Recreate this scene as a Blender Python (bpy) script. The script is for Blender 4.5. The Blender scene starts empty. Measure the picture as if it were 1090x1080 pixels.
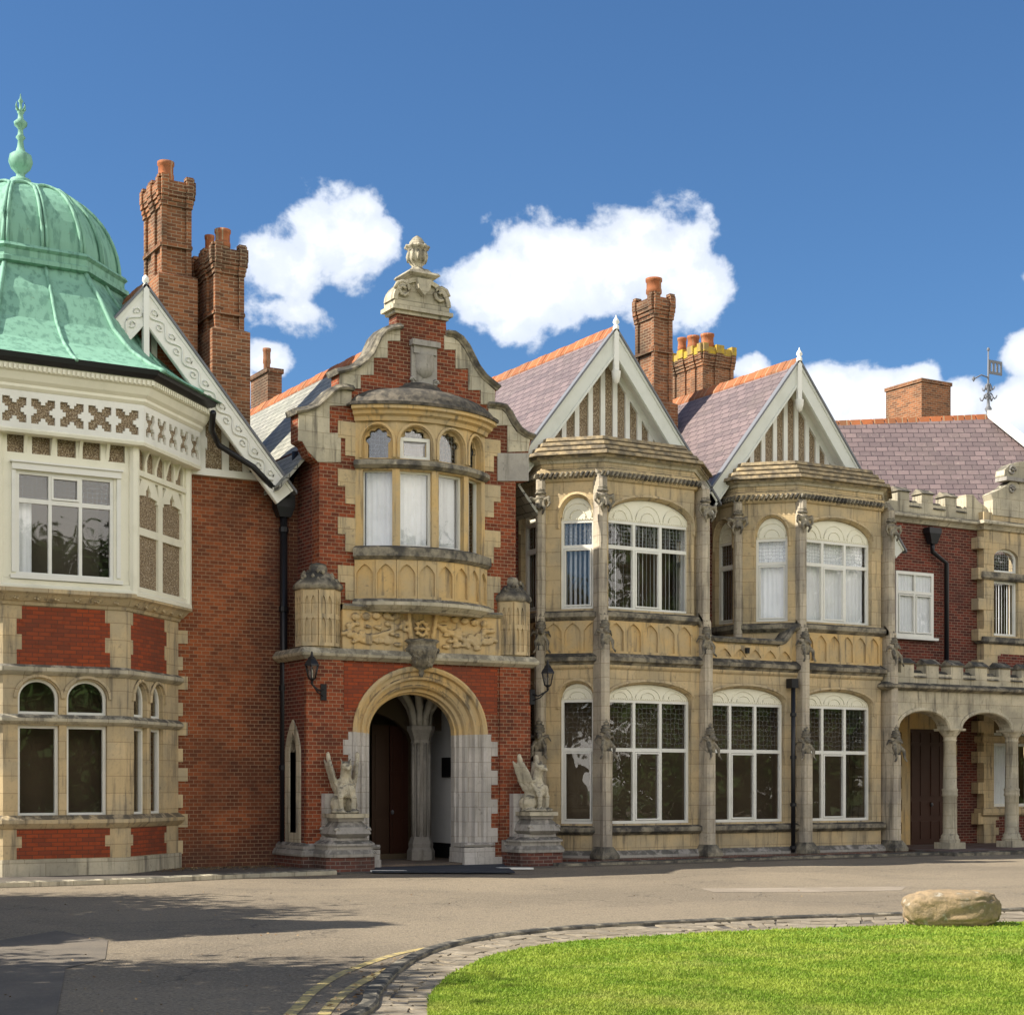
import bpy, bmesh, math, random
from mathutils import Vector, Matrix, noise
from mathutils.geometry import tessellate_polygon
R = math.radians
random.seed(7)
scene = bpy.context.scene
COL = scene.collection

# ------------------------------------------------------------------ camera
TH, FPX, CX, HOR, CAMH = R(30.7), 1757.0, 545.0, 835.0, 1.7
cam_d = bpy.data.cameras.new('camera')
cam = bpy.data.objects.new('camera', cam_d); COL.objects.link(cam)
cam.location = (0, 0, CAMH)
cam.rotation_euler = (R(90), 0, -TH)
cam_d.sensor_fit = 'HORIZONTAL'; cam_d.sensor_width = 36
cam_d.lens = 36*FPX/1090.0
cam_d.shift_y = (HOR-540)/1090.0
cam_d.clip_start = .1; cam_d.clip_end = 3000
scene.camera = cam

# ------------------------------------------------------------------ light
SUN_EL, SUN_AZ = R(44), R(-71)          # azimuth measured from +Y towards +X
SUN_STR, SKY_STR, EXPO = 5.0, .10, .95
sv = Vector((math.sin(SUN_AZ)*math.cos(SUN_EL), math.cos(SUN_AZ)*math.cos(SUN_EL), math.sin(SUN_EL)))
sl = bpy.data.lights.new('sun', 'SUN'); sl.energy = SUN_STR; sl.angle = R(.5); sl.color = (1, .93, .82)
so = bpy.data.objects.new('sun', sl); COL.objects.link(so)
so.rotation_euler = (-sv).to_track_quat('-Z', 'Y').to_euler()
so.location = (-20, 20, 40)
scene.view_settings.view_transform = 'Standard'; scene.view_settings.look = 'None'
scene.view_settings.exposure = EXPO; scene.view_settings.gamma = 1
scene.render.engine = 'CYCLES'
scene.cycles.max_bounces = 6; scene.cycles.diffuse_bounces = 3; scene.cycles.glossy_bounces = 3
scene.cycles.transparent_max_bounces = 8; scene.cycles.use_denoising = True
scene.cycles.sample_clamp_indirect = 6

class NT:
    def __init__(s, tree): s.t = tree; s.n = tree.nodes; s.l = tree.links
    def add(s, typ, **kw):
        n = s.n.new(typ)
        for k, v in kw.items():
            if k.startswith('_'): setattr(n, k[1:], v)
            else:
                key = k.replace('__', ' ')
                s.set(n, key, v)
        return n
    def set(s, n, key, v):
        sock = n.inputs[int(key[1:])] if key[0] == 'i' and key[1:].isdigit() else n.inputs[key]
        if isinstance(v, bpy.types.NodeSocket): s.l.new(v, sock)
        elif isinstance(v, bpy.types.Node): s.l.new(v.outputs[0], sock)
        else: sock.default_value = v
    def m(s, op, a, b=0.0, c=None, clamp=False):
        n = s.n.new('ShaderNodeMath'); n.operation = op; n.use_clamp = clamp
        for i, v in enumerate((a, b, c)):
            if v is None: continue
            if isinstance(v, bpy.types.NodeSocket): s.l.new(v, n.inputs[i])
            elif isinstance(v, bpy.types.Node): s.l.new(v.outputs[0], n.inputs[i])
            else: n.inputs[i].default_value = v
        return n.outputs[0]
    def mix(s, f, a, b, mode='MIX'):
        n = s.n.new('ShaderNodeMix'); n.data_type = 'RGBA'; n.blend_type = mode
        for i, v in ((0, f), (6, a), (7, b)):
            if isinstance(v, bpy.types.NodeSocket): s.l.new(v, n.inputs[i])
            elif isinstance(v, tuple) and len(v) == 3: n.inputs[i].default_value = v+(1,)
            else: n.inputs[i].default_value = v
        return n.outputs[2]
    def ramp(s, f, a, b, c0=0.0, c1=1.0):
        n = s.n.new('ShaderNodeMapRange'); n.interpolation_type = 'SMOOTHSTEP'
        s.l.new(f, n.inputs[0])
        for i, v in enumerate((a, b, c0, c1)): n.inputs[i+1].default_value = v
        return n.outputs[0]
    def noise(s, vec, scale, detail=5.0, rough=.55, dist=0.0):
        n = s.n.new('ShaderNodeTexNoise'); n.inputs['Scale'].default_value = scale
        n.inputs['Detail'].default_value = detail; n.inputs['Roughness'].default_value = rough
        n.inputs['Distortion'].default_value = dist
        if vec is not None: s.l.new(vec, n.inputs['Vector'])
        return n.outputs['Fac']

def phi(u): return TH + math.atan((u-CX)/FPX)

world = bpy.data.worlds.new('World'); scene.world = world; world.use_nodes = True
W = NT(world.node_tree); W.n.clear()
sky = W.add('ShaderNodeTexSky', _sky_type='NISHITA', _sun_disc=False, _sun_elevation=SUN_EL, _sun_rotation=SUN_AZ,
            _air_density=1.0, _dust_density=.3, _ozone_density=2.2, _altitude=100)
tc = W.add('ShaderNodeTexCoord'); sep = W.add('ShaderNodeSeparateXYZ'); W.l.new(tc.outputs['Generated'], sep.inputs[0])
sx, sy, sz = sep.outputs
az = W.m('ARCTAN2', sx, sy)
hor = W.m('SQRT', W.m('ADD', W.m('MULTIPLY', sx, sx), W.m('MULTIPLY', sy, sy)))
te = W.m('DIVIDE', sz, W.m('MAXIMUM', hor, .02))
cv = W.add('ShaderNodeCombineXYZ'); W.l.new(az, cv.inputs[0]); W.l.new(te, cv.inputs[1])
f1 = W.noise(cv.outputs[0], 21, 11, .58, .15)
f2 = W.noise(cv.outputs[0], 55, 4, .55)
mpv = W.add('ShaderNodeVectorMath', _operation='ADD'); W.l.new(cv.outputs[0], mpv.inputs[0]); mpv.inputs[1].default_value = (-.010, .014, 0)
f1b = W.noise(mpv.outputs[0], 21, 8, .58, .15)
BLOBS = [(350,262,88,66,1),(310,282,74,52,1),(392,256,44,34,1),(306,332,60,36,.62),(285,380,36,26,.9),
         (620,290,160,78,1),(550,315,90,66,1),(700,280,96,72,1),(745,300,56,52,1),(520,290,56,36,1),(545,352,40,26,.9),
         (930,428,92,48,1),(885,410,60,34,1),(975,408,46,30,1),(795,392,34,18,.8),(1010,425,50,30,1),(1085,440,48,42,1),(1092,372,34,30,1),(1130,300,40,40,.9),
         (735,430,60,40,.8),(-60,330,90,60,1),(230,400,60,50,.8)]
acc = None
def px_dir(u, v):
    a = phi(u); t = (HOR-v)/FPX*math.cos(math.atan((u-CX)/FPX)); return a, t
for (u, v, ru, rv, k) in BLOBS:
    a, t = px_dir(u, v)
    x = W.m('DIVIDE', W.m('SUBTRACT', az, a), ru/FPX*.93)
    y = W.m('DIVIDE', W.m('SUBTRACT', te, t), rv/FPX)
    d = W.m('SQRT', W.m('ADD', W.m('MULTIPLY', x, x), W.m('MULTIPLY', y, y)))
    d = W.m('MULTIPLY', W.m('SUBTRACT', 1.0, d), min(1, .45+.55*k))
    d = W.m('SUBTRACT', d, (1-k)*.30) if k < 1 else d
    acc = d if acc is None else W.m('SMOOTH_MAX', acc, d, .12)
# bright clouds added out of view behind the viewer to fill the shaded facade
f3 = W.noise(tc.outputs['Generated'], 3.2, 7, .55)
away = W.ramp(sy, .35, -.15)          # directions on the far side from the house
fill_bank = W.m('MULTIPLY', W.m('MULTIPLY', W.ramp(f3, .36, .54), away), W.ramp(te, 1.0, .55))
dn = W.m('ADD', acc, W.m('MULTIPLY', W.m('SUBTRACT', f1, .5), 1.75))
dn = W.m('ADD', dn, W.m('MULTIPLY', W.m('SUBTRACT', f2, .5), .45))
mask = W.ramp(dn, .08, .34)
thick = W.ramp(dn, .15, 1.0)
ccol = W.mix(thick, (4.0, 4.4, 5.1), (6.9, 7.0, 7.1))
low = W.ramp(W.noise(cv.outputs[0], 9, 5, .6), .42, .66)
ccol = W.mix(W.m('MULTIPLY', low, .5), ccol, (5.2, 5.6, 6.3))
selfsh = W.ramp(W.m('SUBTRACT', f1b, f1), -.03, .10)
ccol = W.mix(W.m('MULTIPLY', selfsh, .62), ccol, (4.3, 4.7, 5.5))
skyc = W.mix(1.0, sky.outputs[0], (.36, .53, .68), 'MULTIPLY')
c1 = W.mix(W.m('MULTIPLY', mask, .97), skyc, ccol)
c1 = W.mix(W.m('MULTIPLY', fill_bank, .9), c1, (14.8, 13.9, 12.6))
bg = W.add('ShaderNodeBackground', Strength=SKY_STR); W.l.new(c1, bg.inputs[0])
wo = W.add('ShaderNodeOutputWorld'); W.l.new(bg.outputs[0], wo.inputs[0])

# ------------------------------------------------------------------ pixel helpers (a ray meets a real plane)
def X(u, Y): return Y*math.tan(phi(u))
def dep(x, y): return x*math.sin(TH)+y*math.cos(TH)
def Z(u, v, Y): return CAMH+(HOR-v)*dep(X(u, Y), Y)/FPX
def YX(u, x): return x/math.tan(phi(u))
def gnd(u, v, z=0.0):
    d = (CAMH-z)*FPX/(v-HOR); a = math.atan((u-CX)/FPX); r = d/math.cos(a)
    return (r*math.sin(TH+a), r*math.cos(TH+a))
class Fr:
    def __init__(s, x, y, ang=0):
        s.o = (x, y); s.t = (math.cos(R(ang)), math.sin(R(ang))); s.n = (s.t[1], -s.t[0]); s.ang = ang
    def p(s, a, z, n=0): return (s.o[0]+a*s.t[0]+n*s.n[0], s.o[1]+a*s.t[1]+n*s.n[1], z)
    def s(s, u, n=0):
        ox = s.o[0]+n*s.n[0]; oy = s.o[1]+n*s.n[1]; rx, ry = math.sin(phi(u)), math.cos(phi(u))
        den = s.t[0]*ry-s.t[1]*rx
        return (oy*rx-ox*ry)/den
    def z(s, u, v, n=0):
        q = s.p(s.s(u, n), 0, n); return CAMH+(HOR-v)*dep(q[0], q[1])/FPX
    def uv(s, u, v, n=0): return (s.s(u, n), s.z(u, v, n))

# ------------------------------------------------------------------ mesh builder
def offs(path, off, closed=False):
    out = []; N = len(path)
    for i in range(N):
        p = path[i]
        if closed: a, b = path[i-1], path[(i+1) % N]
        else: a = path[i-1] if i > 0 else None; b = path[i+1] if i < N-1 else None
        def nr(p, q):
            dx, dy = q[0]-p[0], q[1]-p[1]; l = math.hypot(dx, dy) or 1; return (dy/l, -dx/l)
        if a is None: n = nr(p, b); k = 1
        elif b is None: n = nr(a, p); k = 1
        else:
            n1, n2 = nr(a, p), nr(p, b); n = (n1[0]+n2[0], n1[1]+n2[1]); l = math.hypot(*n) or 1
            n = (n[0]/l, n[1]/l); k = 1/max(.35, n[0]*n1[0]+n[1]*n1[1])
        out.append((p[0]+n[0]*off*k, p[1]+n[1]*off*k))
    return out
class MB:
    def __init__(s): s.v = []; s.f = []; s.sm = []
    def add(s, vs, fs, smooth=False):
        b = len(s.v); s.v += [tuple(q) for q in vs]
        s.f += [tuple(i+b for i in f) for f in fs]; s.sm += [smooth]*len(fs); return s
    def box(s, F, s0, s1, n0, n1, z0, z1):
        vs = [F.p(a, z, n) for z in (z0, z1) for (a, n) in ((s0, n0), (s1, n0), (s1, n1), (s0, n1))]
        return s.add(vs, [(0,1,2,3),(7,6,5,4),(0,4,5,1),(1,5,6,2),(2,6,7,3),(3,7,4,0)])
    def poly(s, F, outer, holes, n0, n1):
        loops = [outer]+list(holes); flat = [q for l in loops for q in l]; K = len(flat)
        tris = tessellate_polygon([[Vector((a, z, 0)) for a, z in l] for l in loops])
        vs = [F.p(a, z, n1) for a, z in flat]+[F.p(a, z, n0) for a, z in flat]
        fs = [tuple(t) for t in tris]+[tuple(i+K for i in reversed(t)) for t in tris]
        b = 0
        for l in loops:
            m = len(l)
            for i in range(m): j = (i+1) % m; fs.append((b+i, b+j, b+j+K, b+i+K))
            b += m
        return s.add(vs, fs)
    def plan(s, pts, z0, z1, top=None):
        K = len(pts); t = top or pts
        vs = [(x, y, z0) for x, y in pts]+[(x, y, z1) for x, y in t]
        fs = [tuple(range(K)), tuple(range(2*K-1, K-1, -1))]+[(i, (i+1) % K, (i+1) % K+K, i+K) for i in range(K)]
        return s.add(vs, fs)
    def sweep(s, path, prof, F=None, closed=False, smooth=False):
        # prof: closed loop of (offset, h); plan sweep when F is None (h = z) else in-plane sweep (h = n)
        rows = [offs(path, o, closed) for o, h in prof]; N = len(path); P = len(prof)
        vs = []
        for i in range(N):
            for k in range(P):
                q = rows[k][i]; h = prof[k][1]
                vs.append((q[0], q[1], h) if F is None else F.p(q[0], q[1], h))
        fs = []
        for i in range(N if closed else N-1):
            j = (i+1) % N
            for k in range(P): l = (k+1) % P; fs.append((i*P+k, j*P+k, j*P+l, i*P+l))
        s.add(vs, fs, smooth)
        if not closed: s.add([vs[k] for k in range(P)], [tuple(range(P))]); s.add([vs[(N-1)*P+k] for k in range(P)], [tuple(range(P-1, -1, -1))])
        return s
    def lathe(s, x, y, prof, seg=16, smooth=True, a0=0.0, sx=1, sy=1):
        P = len(prof); vs = []
        for i in range(seg):
            a = a0+2*math.pi*i/seg
            for r, z in prof: vs.append((x+sx*r*math.cos(a), y+sy*r*math.sin(a), z))
        fs = []
        for i in range(seg):
            j = (i+1) % seg
            for k in range(P-1): fs.append((i*P+k, j*P+k, j*P+k+1, i*P+k+1))
        s.add(vs, fs, smooth)
        s.add([(x+sx*prof[0][0]*math.cos(a0+2*math.pi*i/seg), y+sy*prof[0][0]*math.sin(a0+2*math.pi*i/seg), prof[0][1]) for i in range(seg)], [tuple(range(seg))])
        s.add([(x+sx*prof[-1][0]*math.cos(a0+2*math.pi*i/seg), y+sy*prof[-1][0]*math.sin(a0+2*math.pi*i/seg), prof[-1][1]) for i in range(seg)], [tuple(range(seg-1,-1,-1))])
        return s
    def tube(s, pts, r, seg=8, smooth=True):
        pts = [Vector(p) for p in pts]; vs = []; N = len(pts)
        rr = r if isinstance(r, (list, tuple)) else [r]*N
        for i, p in enumerate(pts):
            d = (pts[min(i+1, N-1)]-pts[max(i-1, 0)]).normalized()
            up = Vector((0, 0, 1)) if abs(d.z) < .95 else Vector((1, 0, 0))
            a = d.cross(up).normalized(); b = d.cross(a)
            for k in range(seg):
                t = 2*math.pi*k/seg; vs.append(p+(a*math.cos(t)+b*math.sin(t))*rr[i])
        fs = [(i*seg+k, i*seg+(k+1) % seg, (i+1)*seg+(k+1) % seg, (i+1)*seg+k) for i in range(N-1) for k in range(seg)]
        fs += [tuple(range(seg)), tuple((N-1)*seg+k for k in range(seg-1, -1, -1))]
        return s.add(vs, fs, smooth)
    def mesh(s, name, mat):
        me = bpy.data.meshes.new(name); me.from_pydata(s.v, [], s.f)
        me.polygons.foreach_set('use_smooth', s.sm)
        bm = bmesh.new(); bm.from_mesh(me); bmesh.ops.recalc_face_normals(bm, faces=bm.faces); bm.to_mesh(me); bm.free()
        uvm(me); me.materials.append(mat); return me
    def build(s, name, mat, parent=None):
        return link(name, s.mesh(name, mat), parent)
def uvm(me):
    uv = me.uv_layers.new(name='UVMap').data; vs = me.vertices
    for p in me.polygons:
        n = p.normal
        if abs(n.z) > .92: f = lambda c: (c.x, c.y)
        else:
            h = math.hypot(n.x, n.y); tx, ty = -n.y/h, n.x/h; k = 1/max(.2, h)
            if tx < -.01 or (abs(tx) <= .01 and ty < 0): tx, ty = -tx, -ty
            f = lambda c, tx=tx, ty=ty, k=k: (c.x*tx+c.y*ty, c.z*k)
        for li in p.loop_indices: uv[li].uv = f(vs[me.loops[li].vertex_index].co)
def link(name, me, parent=None):
    o = bpy.data.objects.new(name, me); COL.objects.link(o)
    if parent is not None:
        o.parent = parent
        if parent.type == 'EMPTY': o.matrix_parent_inverse = Matrix.Translation(-parent.location)
    return o
def thing(name, label, cat, loc=(0, 0, 0), group=None):
    o = bpy.data.objects.new(name, None); COL.objects.link(o); o.location = loc; o.empty_display_size = .3
    o['label'] = label; o['category'] = cat
    if group: o['group'] = group
    return o
def tag(o, label, cat, group=None):
    o['label'] = label; o['category'] = cat
    if group: o['group'] = group
    return o
def struct(o, kind='structure'): o['kind'] = kind; return o
def arch(s0, s1, zs, zt, k=14, pointed=False):
    c = (s0+s1)/2; r = (s1-s0)/2; h = zt-zs; out = []
    for i in range(k+1):
        t = math.pi*i/k
        if pointed:
            x = -math.cos(t); y = (1-abs(x)**1.6)**.8 if abs(x) < 1 else 0
            y = y*.75+.25*(1-abs(x))
            out.append((c+r*x, zs+h*y))
        else: out.append((c-r*math.cos(t), zs+h*math.sin(t)))
    return out     # left to right over the top
def opening(s0, s1, z0, zs, zt, k=14, pointed=False):
    return [(s0, z0)]+arch(s0, s1, zs, zt, k, pointed)+[(s1, z0)]
def rect(s0, s1, z0, z1): return [(s0, z0), (s0, z1), (s1, z1), (s1, z0)]
def blob_mesh(name, items, voxel, mat, smooth=2):
    bm = bmesh.new()
    for it in items:
        if it[0] == 'e':
            rot = Matrix.Rotation(R(it[4]) if len(it) > 4 else 0, 4, 'Y') @ Matrix.Rotation(R(it[5]) if len(it) > 5 else 0, 4, 'X')
            bmesh.ops.create_icosphere(bm, subdivisions=3, radius=1, matrix=Matrix.Translation(it[1]) @ rot @ Matrix.Diagonal((*it[2], 1)))
        else:
            a, b = Vector(it[1]), Vector(it[2]); n = max(2, int((b-a).length/(min(it[3], it[4])*.5)))
            for i in range(n+1):
                t = i/n; bmesh.ops.create_icosphere(bm, subdivisions=2, radius=it[3]*(1-t)+it[4]*t, matrix=Matrix.Translation(a.lerp(b, t)))
    me = bpy.data.meshes.new(name); bm.to_mesh(me); bm.free()
    o = bpy.data.objects.new(name, me); COL.objects.link(o)
    md = o.modifiers.new('r', 'REMESH'); md.mode = 'VOXEL'; md.voxel_size = voxel; md.use_smooth_shade = True
    ms = o.modifiers.new('s', 'SMOOTH'); ms.iterations = smooth; ms.factor = .5
    dg = bpy.context.evaluated_depsgraph_get(); m2 = bpy.data.meshes.new_from_object(o.evaluated_get(dg))
    bpy.data.objects.remove(o); bpy.data.meshes.remove(me)
    m2.name = name
    for v in m2.vertices: v.co += v.normal*(.010*noise.noise(v.co*16)+.006*noise.noise(v.co*38))
    while m2.uv_layers: m2.uv_layers.remove(m2.uv_layers[0])
    uvm(m2); m2.materials.clear(); m2.materials.append(mat); return m2

# ------------------------------------------------------------------ materials
def newmat(name):
    m = bpy.data.materials.new(name); m.use_nodes = True; t = NT(m.node_tree); t.n.clear()
    t.b = t.add('ShaderNodeBsdfPrincipled'); t.o = t.add('ShaderNodeOutputMaterial'); t.l.new(t.b.outputs[0], t.o.inputs[0])
    t.tc = t.add('ShaderNodeTexCoord'); t.obj = t.tc.outputs['Object']; t.uv = t.tc.outputs['UV']
    t.geo = t.add('ShaderNodeNewGeometry')
    sp = t.add('ShaderNodeSeparateXYZ'); t.l.new(t.geo.outputs['Normal'], sp.inputs[0]); t.nz = sp.outputs[2]
    return m, t
def fin(t, col, rough=.85, bump=None, bs=.3, bd=.01, spec=.3, metal=0):
    if isinstance(col, tuple): t.b.inputs['Base Color'].default_value = col+(1,)
    else: t.l.new(col, t.b.inputs['Base Color'])
    if isinstance(rough, float): t.b.inputs['Roughness'].default_value = rough
    else: t.l.new(rough, t.b.inputs['Roughness'])
    t.b.inputs['Specular IOR Level'].default_value = spec; t.b.inputs['Metallic'].default_value = metal
    if bump is not None:
        b = t.add('ShaderNodeBump', Strength=bs, Distance=bd); t.l.new(bump, b.inputs['Height']); t.l.new(b.outputs[0], t.b.inputs['Normal'])
def brick_mat(name, ca, cb, cm, dirt=(.10, .055, .04), dirt_amt=.55, bw=.225, bh=.075, mort=.008, soot=False):
    m, t = newmat(name)
    wob = t.noise(t.obj, 3, 2)
    br = t.add('ShaderNodeTexBrick', Scale=1.0); br.offset = .5
    t.l.new(t.uv, br.inputs['Vector'])
    br.inputs['Brick Width'].default_value = bw; br.inputs['Row Height'].default_value = bh
    br.inputs['Mortar Size'].default_value = mort; br.inputs['Mortar Smooth'].default_value = .3; br.inputs['Bias'].default_value = 0
    br.inputs['Color1'].default_value = ca+(1,); br.inputs['Color2'].default_value = cb+(1,); br.inputs['Mortar'].default_value = cm+(1,)
    big = t.noise(t.obj, .7, 6, .6); mid = t.noise(t.obj, 9, 4, .6)
    # burnt headers here and there
    wn = t.add('ShaderNodeTexBrick', Scale=1.0); wn.offset = .5; t.l.new(t.uv, wn.inputs['Vector'])
    wn.inputs['Brick Width'].default_value = bw; wn.inputs['Row Height'].default_value = bh; wn.inputs['Mortar Size'].default_value = 0
    wn.inputs['Bias'].default_value = -.35
    wn.inputs['Color1'].default_value = (0, 0, 0, 1); wn.inputs['Color2'].default_value = (1, 1, 1, 1)
    c = t.mix(t.m('MULTIPLY', wn.outputs['Color'], .40), br.outputs['Color'], dirt)
    c = t.mix(t.m('MULTIPLY', t.ramp(big, .42, .68), dirt_amt), c, dirt)
    c = t.mix(t.m('MULTIPLY', t.ramp(mid, .52, .72), .35), c, (cb[0]*.5, cb[1]*.5, cb[2]*.5))
    if soot:    # damp, sooty staining spreading out from the downpipe and up from the ground
        s3 = t.add('ShaderNodeSeparateXYZ'); t.l.new(t.obj, s3.inputs[0]); sn = t.noise(t.obj, 1.3, 6, .65)
        dx = t.ramp(t.m('ADD', s3.outputs[0], t.m('MULTIPLY', t.m('SUBTRACT', sn, .5), 2.4)), 11.9, 13.2)
        dz = t.ramp(t.m('ADD', s3.outputs[2], t.m('MULTIPLY', t.m('SUBTRACT', sn, .5), 1.6)), .9, .2)
        c = t.mix(t.m('MULTIPLY', dx, .75), c, (.045, .022, .018)); c = t.mix(t.m('MULTIPLY', dz, .6), c, (.07, .04, .03))
    # keep mortar readable
    c = t.mix(t.m('MULTIPLY', br.outputs['Fac'], t.ramp(t.noise(t.obj, .9, 3), .35, .65, .25, .95)), c, cm)
    h = t.m('ADD', t.m('SUBTRACT', 1.0, br.outputs['Fac']), t.m('MULTIPLY', mid, .4))
    fin(t, c, .9, h, .5, .008, .2)
    return m
def stone_mat(name, ca, cb, ashlar=True, lichen=.8, streak=.6, dark=(.05, .048, .042), sc=1.1):
    m, t = newmat(name)
    big = t.noise(t.obj, sc, 7, .62); fine = t.noise(t.obj, 18, 5, .65); mid = t.noise(t.obj, 4.5, 5, .6, .4)
    c = t.mix(t.ramp(big, .36, .64), ca, cb)
    c = t.mix(t.m('MULTIPLY', t.ramp(fine, .5, .75), .35), c, (cb[0]*.6, cb[1]*.58, cb[2]*.55))
    # vertical streaks of grime
    mp = t.add('ShaderNodeMapping'); mp.inputs['Scale'].default_value = (7, 7, .7); t.l.new(t.obj, mp.inputs[0])
    stn = t.noise(mp.outputs[0], 1.0, 5, .6)
    c = t.mix(t.m('MULTIPLY', t.ramp(stn, .50, .72), streak), c, (.13, .115, .092))
    h = t.m('MULTIPLY', fine, .5)
    if ashlar:
        br = t.add('ShaderNodeTexBrick', Scale=1.0); br.offset = .5; t.l.new(t.uv, br.inputs['Vector'])
        br.inputs['Brick Width'].default_value = .75; br.inputs['Row Height'].default_value = .31; br.inputs['Mortar Size'].default_value = .006
        br.inputs['Color1'].default_value = (1, 1, 1, 1); br.inputs['Color2'].default_value = (.84, .83, .80, 1); br.inputs['Mortar'].default_value = (.5, .46, .4, 1)
        c = t.mix(.8, c, br.outputs['Color'], 'MULTIPLY')
        h = t.m('SUBTRACT', h, t.m('MULTIPLY', br.outputs['Fac'], .6))
    up = t.m('MULTIPLY', t.ramp(t.nz, .25, .8), t.ramp(mid, .34, .56))
    c = t.mix(t.m('MULTIPLY', up, lichen), c, dark)
    sp = t.m('MULTIPLY', t.ramp(mid, .60, .70), t.m('MULTIPLY', t.ramp(fine, .42, .6), .55*lichen))
    c = t.mix(sp, c, (.11, .105, .09))
    fin(t, c, .92, h, .4, .012, .2)
    return m
M = {}
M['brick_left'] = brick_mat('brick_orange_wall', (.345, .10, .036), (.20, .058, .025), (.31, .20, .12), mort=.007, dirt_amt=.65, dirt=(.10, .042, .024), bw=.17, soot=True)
M['brick_porch'] = brick_mat('brick_red_porch', (.32, .080, .032), (.165, .042, .022), (.34, .24, .15), dirt_amt=.65, mort=.006, dirt=(.07, .03, .02), bw=.17)
M['brick_rubbed'] = brick_mat('brick_rubbed_red', (.33, .070, .026), (.25, .052, .022), (.13, .05, .03), dirt_amt=.35)
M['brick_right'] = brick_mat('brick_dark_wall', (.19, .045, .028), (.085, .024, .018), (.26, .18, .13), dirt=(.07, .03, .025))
M['brick_chim'] = brick_mat('brick_chimney', (.33, .13, .055), (.17, .068, .034), (.34, .26, .17), dirt=(.065, .045, .03), dirt_amt=.9)
M['brick_plinth'] = brick_mat('brick_plinth', (.20, .075, .05), (.13, .05, .04), (.22, .18, .15), dirt=(.05, .04, .035), dirt_amt=.8)
M['stone_warm'] = stone_mat('stone_ochre', (.62, .475, .27), (.45, .37, .24), streak=.75)
M['stone_gold'] = stone_mat('stone_golden', (.62, .425, .185), (.50, .385, .22), ashlar=False, streak=.8)
M['stone_pale'] = stone_mat('stone_pale', (.60, .535, .39), (.40, .365, .28), streak=.8)
M['stone_grey'] = stone_mat('stone_grey', (.40, .37, .32), (.30, .28, .25), ashlar=False)
M['stone_buttress'] = stone_mat('stone_buttress', (.58, .505, .38), (.38, .335, .27), streak=.75)
M['stone_dark'] = stone_mat('stone_lichened', (.33, .29, .21), (.075, .07, .062), ashlar=False, lichen=.95, sc=3.2)
M['stone_blue'] = stone_mat('stone_bluegrey_jamb', (.58, .54, .49), (.46, .43, .39), streak=.4)
M['stone_cap'] = stone_mat('stone_cap', (.17,.145,.11), (.055,.05,.044), ashlar=False, lichen=.5, sc=7)
M['tile_stone'] = stone_mat('stone_tiles_mossy', (.40, .31, .18), (.15, .125, .09), ashlar=False, lichen=.6, sc=5, dark=(.10, .085, .05))
def paint(name, c, r=.5):
    m, t = newmat(name)
    n = t.noise(t.obj, 2.2, 6, .6); g = t.noise(t.obj, 25, 4, .6)
    col = t.mix(t.m('MULTIPLY', t.ramp(n, .45, .75), .35), c, (c[0]*.72, c[1]*.72, c[2]*.68))
    col = t.mix(t.m('MULTIPLY', t.ramp(g, .60, .78), .30), col, (c[0]*.5, c[1]*.5, c[2]*.45))
    fin(t, col, r, g, .15, .004, .35); return m
M['white'] = paint('white_paint', (.78, .77, .70)); M['cream'] = paint('cream_paint', (.80, .77, .62))
M['offwhite'] = paint('greyed_white_paint', (.66, .67, .60)); M['black'] = paint('black_iron', (.012, .012, .014), .4)
M['plaster'] = paint('white_plaster', (.62, .62, .62), .8); M['lead'] = paint('lead_sheet', (.16, .165, .18), .55)
M['blind'] = paint('blind_fabric', (.90, .92, .93), .8); M['door'] = paint('brown_door', (.055, .022, .014), .35)
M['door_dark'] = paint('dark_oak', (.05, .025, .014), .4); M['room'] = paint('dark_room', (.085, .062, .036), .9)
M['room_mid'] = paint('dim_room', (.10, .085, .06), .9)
def slate(name, ca, cb, cm, w=.34, h=.20):
    m, t = newmat(name)
    wv = t.noise(t.obj, 1.6, 3)
    cmb = t.add('ShaderNodeCombineXYZ'); s2 = t.add('ShaderNodeSeparateXYZ'); t.l.new(t.uv, s2.inputs[0])
    t.l.new(s2.outputs[0], cmb.inputs[0]); t.l.new(t.m('ADD', s2.outputs[1], t.m('MULTIPLY', wv, .05)), cmb.inputs[1])
    br = t.add('ShaderNodeTexBrick', Scale=1.0); br.offset = .5; t.l.new(cmb.outputs[0], br.inputs['Vector'])
    br.inputs['Brick Width'].default_value = w; br.inputs['Row Height'].default_value = h; br.inputs['Mortar Size'].default_value = .012
    br.inputs['Mortar Smooth'].default_value = .4
    br.inputs['Color1'].default_value = ca+(1,); br.inputs['Color2'].default_value = cb+(1,); br.inputs['Mortar'].default_value = cm+(1,)
    big = t.noise(t.obj, .8, 6, .62); f = t.noise(t.obj, 14, 5, .6)
    c = t.mix(t.m('MULTIPLY', t.ramp(big, .45, .7), .45), br.outputs['Color'], (ca[0]*.7, ca[1]*.75, ca[2]*.7))
    c = t.mix(t.m('MULTIPLY', t.ramp(f, .58, .72), .5), c, (.34, .30, .24))
    row = t.m('FRACT', t.m('DIVIDE', t.m('ADD', s2.outputs[1], t.m('MULTIPLY', wv, .05)), h))
    hh = t.m('SUBTRACT', t.m('SUBTRACT', 1.0, row), t.m('MULTIPLY', br.outputs['Fac'], .7))
    fin(t, c, .62, t.m('ADD', hh, t.m('MULTIPLY', f, .2)), .9, .022, .35); return m
M['slate'] = slate('purple_slate', (.195, .143, .138), (.125, .094, .094), (.05, .035, .04))
M['slate_grey'] = slate('grey_green_slate', (.33, .32, .26), (.22, .215, .18), (.06, .06, .05))
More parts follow.
